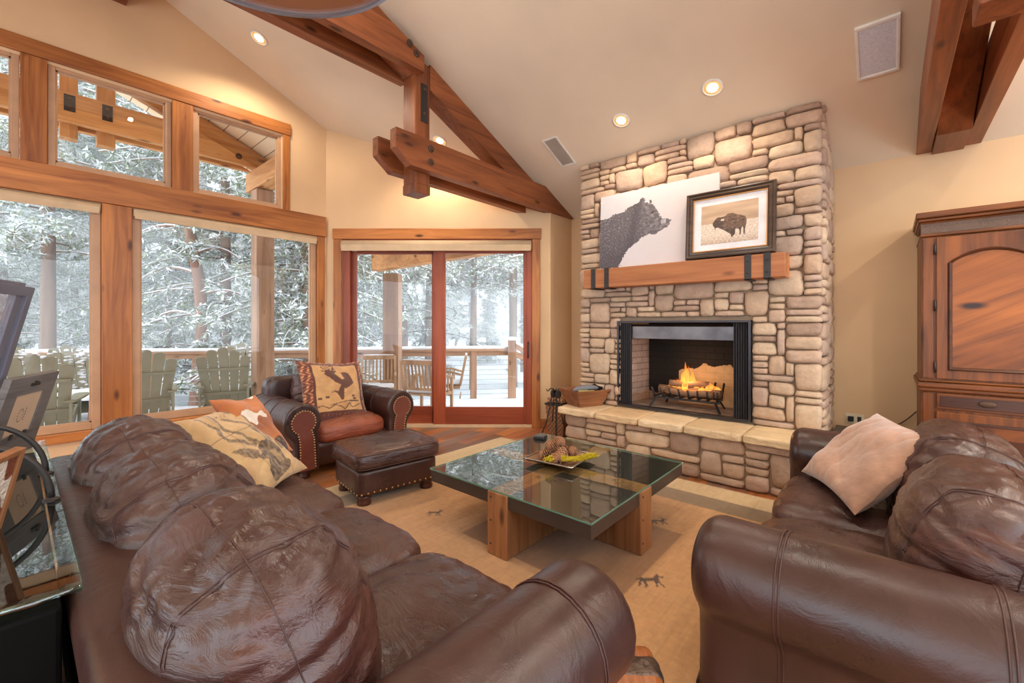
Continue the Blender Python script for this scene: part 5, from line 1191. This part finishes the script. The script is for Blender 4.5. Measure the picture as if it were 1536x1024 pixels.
# patio dining chairs outside the door
TEAK = wood('teak', lin(196, 164, 132), lin(160, 128, 100), 'z', .7, knots=False, coat=0)
def patio(loc, rotz, lab):   # faces +y
    t = thing('patio_chair', loc, lab, 'chair', rotz, 'slatted wooden patio chairs')
    for s in (-1, 1):
        build('front_leg', MB().box(s*.27-.02, s*.27+.02, .22, .26, 0, .62), TEAK, t, bevel=.003)
        q = MB(); q.bar((s*.27, -.24, 0), (s*.27, -.24, .44), .04, .045); q.bar((s*.27, -.235, .43), (s*.27, -.33, .92), .04, .04); build('back_leg', q, TEAK, t)
        q = MB(); q.tube([(s*.27, -.27, .60), (s*.27, -.08, .655), (s*.27, .12, .665), (s*.27, .27, .635)], .020, 6); build('armrest', q, TEAK, t)
        for k in range(4): q = MB(); q.box(s*.27-.008, s*.27+.008, -.12+k*.075, -.10+k*.075, .42, .65); build('arm_spindle', q, TEAK, t)
        build('side_rail', MB().box(s*.27-.012, s*.27+.012, -.23, .23, .37, .42), TEAK, t)
    q = MB(); q.box(-.25, .25, -.345, -.315, .86, .93); q.box(-.25, .25, -.265, -.24, .48, .52); build('back_rail', q, TEAK, t, bevel=.004)
    for k in range(8): q = MB(); x = -.21+k*.06; q.bar((x, -.255, .50), (x, -.33, .88), .028, .012, up=(0, 1, .2)); build('back_slat', q, TEAK, t)
    q = MB(); q.box(-.26, .26, -.24, .25, .40, .43); q.box(-.26, .26, .22, .245, .34, .40); q.box(-.26, .26, -.24, -.22, .2, .24); build('seat', q, TEAK, t, bevel=.003)
    q = MB(); q.soft((.25, .235, .022), (9, 9, 3), 8, c=(0, 0, .452)); build('seat_snow', q, SNOW, t, smooth=True)
    q = MB(); q.soft((.25, .016, .01), 3, 6, c=(0, -.33, .938)); build('rail_snow', q, SNOW, t, smooth=True)
    return t
patio(cw(-2.18, 7.05, DZ), DROT+R(-165), 'slatted wooden patio chair left of the porch post outside the sliding door')
patio(cw(-1.28, 6.65, DZ), DROT+R(-20), 'slatted wooden patio chair seen from behind in the left door pane')
patio(cw(-1.13, 7.55, DZ), DROT+R(95), 'slatted wooden patio chair half hidden by the middle door stile')
# ------------------------------------------------------------------ forest
def foliage_mat():
    t = NT('pine_needles'); co = t.coords((1, 1, 1)); n = t.node('ShaderNodeTexNoise', Scale=1.2, Detail=3.0); t.link(co, 'Vector', n, 'Vector')
    r = t.ramp(n.outputs['Fac'], [(.35, lin(128, 142, 118)), (.65, lin(172, 180, 146))]); t.link(r, 'Color', t.b, 'Base Color'); t.b.inputs['Roughness'].default_value = .8; t.b.inputs['Specular IOR Level'].default_value = .1; return t.mat
NEED = foliage_mat(); SNW = plain('branch_snow', lin(244, 247, 252), .8)
BRK = wood('pine_bark', lin(150, 122, 104), lin(104, 84, 74), 'z', .95, scale=.5, coat=0, knots=False); BRKR = wood('red_pine_bark', lin(176, 132, 108), lin(116, 84, 70), 'z', .95, scale=.5, coat=0, knots=False)
def tree_meshes(sd, h_, r0, start, Lmax, nb, tuft, crook=.15):
    rg = random.Random(sd); tr = MB(); fo = MB(); axis = []
    for i in range(15):
        t_ = i/14; axis.append(Vector((crook*math.sin(t_*2.5+sd)*t_, crook*math.cos(t_*2+sd*2)*t_, t_*h_)))
    tr.tube(axis, [r0*(1-.85*i/14)+.005 for i in range(15)], 9)
    def P(z): k = z/h_*14; i = min(13, int(k)); return axis[i].lerp(axis[i+1], k-i)
    br = MB()
    for b in range(nb):
        z = h_*(start+(1-start)*(b+rg.random())/nb); f_ = (z/h_-start)/(1-start); L = Lmax*(1-f_)**.7*rg.uniform(.6, 1.1)+.15; az = rg.random()*6.283
        p0 = P(z); pts = []; ns = 7
        for k in range(ns+1):
            s = k/ns; pts.append(p0+Vector((math.cos(az+.2*s)*L*s, math.sin(az+.2*s)*L*s, L*(.18*s-.38*s*s))))
        br.tube(pts, [.028*(1-f_*.6)*(1-s/ns*.8)+.004 for s in range(ns+1)], 4)
        br.tube([p+Vector((0, 0, .028)) for p in pts], [.020*(1-f_*.6)*(1-s/ns*.6)+.004 for s in range(ns+1)], 4, mi=1)
        for k in range(1, ns+1):
            for side in range(tuft):
                c = pts[k]+Vector((rg.gauss(0, .13), rg.gauss(0, .13), rg.gauss(-.03, .08)))*min(1.4, L*.7+.3)
                for q in range(18):
                    d = Vector((rg.gauss(0, 1), rg.gauss(0, 1), rg.gauss(-.15, .55))).normalized()*rg.uniform(.11, .24); b2 = d.cross(Vector((rg.gauss(0, .3), rg.gauss(0, .3), 1))).normalized()*rg.uniform(.009, .020)
                    e = c-d*.2; fo.add([e-b2*.4, e+b2*.4, c+d*.6+b2, c+d, c+d*.6-b2], [(0, 1, 2, 3, 4)], 1 if rg.random() < .5 else 0)
                if rg.random() < .7:
                    rr = rg.uniform(.05, .12); u = c+Vector((0, 0, .035)); fo.add([u+Vector((rr, 0, 0)), u+Vector((0, rr*.7, 0)), u+Vector((-rr, 0, -.01)), u+Vector((0, -rr*.7, -.01)), u+Vector((0, 0, .04))], [(0, 1, 4), (1, 2, 4), (2, 3, 4), (3, 0, 4), (3, 2, 1, 0)], 1)
    return tr, br, fo
TREES = []
def tree_proto(sd, *a, bark=BRK):
    tr, br, fo = tree_meshes(sd, *a); t = thing('pine_tree', (0, 0, -1.2), 'x', 'tree')
    build('trunk', tr, bark, t, smooth=True); build('branches', br, [bark, SNW], t); build('foliage', fo, [NEED, SNW], t); return t
PR = [tree_proto(1, 13, .13, .08, 2.5, 90, 4), tree_proto(2, 16, .15, .10, 2.9, 96, 4), tree_proto(3, 11, .12, .04, 2.2, 90, 4), tree_proto(4, 18, .16, .24, 2.6, 80, 4), tree_proto(5, 5.5, .06, .02, 1.35, 60, 3)]
used = [False]*5
def plant(k, X, Y, rot, sc, lab, group):
    x, y, _ = cw(X, Y)
    if not used[k]: o = PR[k]; used[k] = True; o['label'] = lab; o['group'] = group or ''
    else: o = dup(PR[k], (0, 0, 0), 0, lab, group)
    o.location = (x, y, -1.2); o.rotation_euler = (0, 0, rot); o.scale = (sc,)*3
    if group: o['group'] = group
    elif 'group' in o: del o['group']
    return o
rg = random.Random(42)
GL = {0: ('snowy pine standing in the near row of the forest beyond the deck', 'near row of snowy pines'), 1: ('snow laden pine in the middle rows of the misty forest', 'middle rows of snowy pines'), 2: ('pale distant snowy pine at the back of the forest', 'distant snowy pines')}
spots_ = []
for Y0, row, step, jit in ((11.5, 0, 2.7, .9), (14, 0, 2.9, 1), (17.5, 1, 3.0, 1.2), (22, 1, 3.4, 1.5), (27, 1, 4.0, 1.6), (34, 2, 4.6, 2), (43, 2, 5.6, 2), (54, 2, 6.5, 3)):
    X = -1.42*Y0
    while X < .16*Y0+1.5:
        x_, y_ = X+rg.uniform(-jit, jit), Y0+rg.uniform(-jit, jit)
        inner = x_/y_ > -.42        # in front of the sliding door the wood is more open, tall bare trunks
        if row == 0 and inner: k = 3 if rg.random() < .6 else None
        else: k = rg.choice((0, 1, 2, 1, 3, 4) if row < 2 else (0, 1, 1, 2))
        if inner and row == 1 and k in (0, 2): k = 3
        if k is not None: plant(k, x_, y_, rg.uniform(0, 6.28), rg.uniform(.85, 1.15), *GL[row])
        X += step
for X, Y, k, lab in ((-1.5, 16.6, 3, 'tall straight grey pine trunk in the middle of the right door pane'), (.05, 17.4, 3, 'tall pine trunk behind the newel post near the right edge of the door'), (-3.3, 17.0, 3, 'grey pine trunk just right of the porch post in the left door pane'), (-5.4, 11.3, 1, 'dark pine trunk right of the thick porch post in the big window')):
    plant(k, X, Y, 2.0, .9, lab, None)
# the crooked reddish trunk in the middle of the large window
t = thing('pine_tree', cw(-8.1, 11.2, -1.2), 'crooked reddish pine trunk with bare snowy boughs behind the second deck chair', 'tree', DROT)
ax = [(-.1+.0, 0, 0), (.0, 0, 1.5), (.12, 0, 2.6), (.0, 0, 3.8), (-.22, 0, 5.0), (-.42, 0, 6.6), (-.5, 0, 9), (-.6, 0, 12)]
m = MB(); m.tube(ax, [.17, .155, .14, .13, .12, .11, .08, .03], 10); build('trunk', m, BRKR, t, smooth=True)
m = MB()
for (z, dx, L) in ((2.75, -1, 1.7), (3.3, 1, 1.5), (3.9, -1, 1.9), (4.4, 1, 1.2), (5.0, -1, 2.1), (5.6, 1, 1.8)):
    pts = [(-.05-.1*(z-3.5)*.6+dx*L*s, .3*s, z+.25*math.sin(s*3)-.35*s*s) for s in [i/8 for i in range(9)]]
    m.tube(pts, [.03*(1-i/10) for i in range(9)], 5); m.tube([(a_, b_, c_+.03) for a_, b_, c_ in pts], [.026*(1-i/12) for i in range(9)], 5, mi=1)
build('branches', m, [BRKR, SNW], t)
def haze():
    t = NT('snow_haze'); v = t.node('ShaderNodeVolumeScatter', Density=.026, Anisotropy=.2); v.inputs['Color'].default_value = (.97, .985, 1, 1)
    t.n.remove(t.b); t.l.new(v.outputs[0], t.out.inputs['Volume']); return t.mat
hz = [cw(-16, 8.9), cw(3.5, 9.1), cw(16, 70), cw(-100, 70)]
build('falling_snow_haze', MB().prism([(x, y) for x, y, _ in hz], 'z', -2.2, 13), haze(), label='pale haze of falling snow hanging in the forest', cat='haze', kind='stuff')
print('objects', len(bpy.data.objects), 'verts', sum(len(me.vertices) for me in bpy.data.meshes))
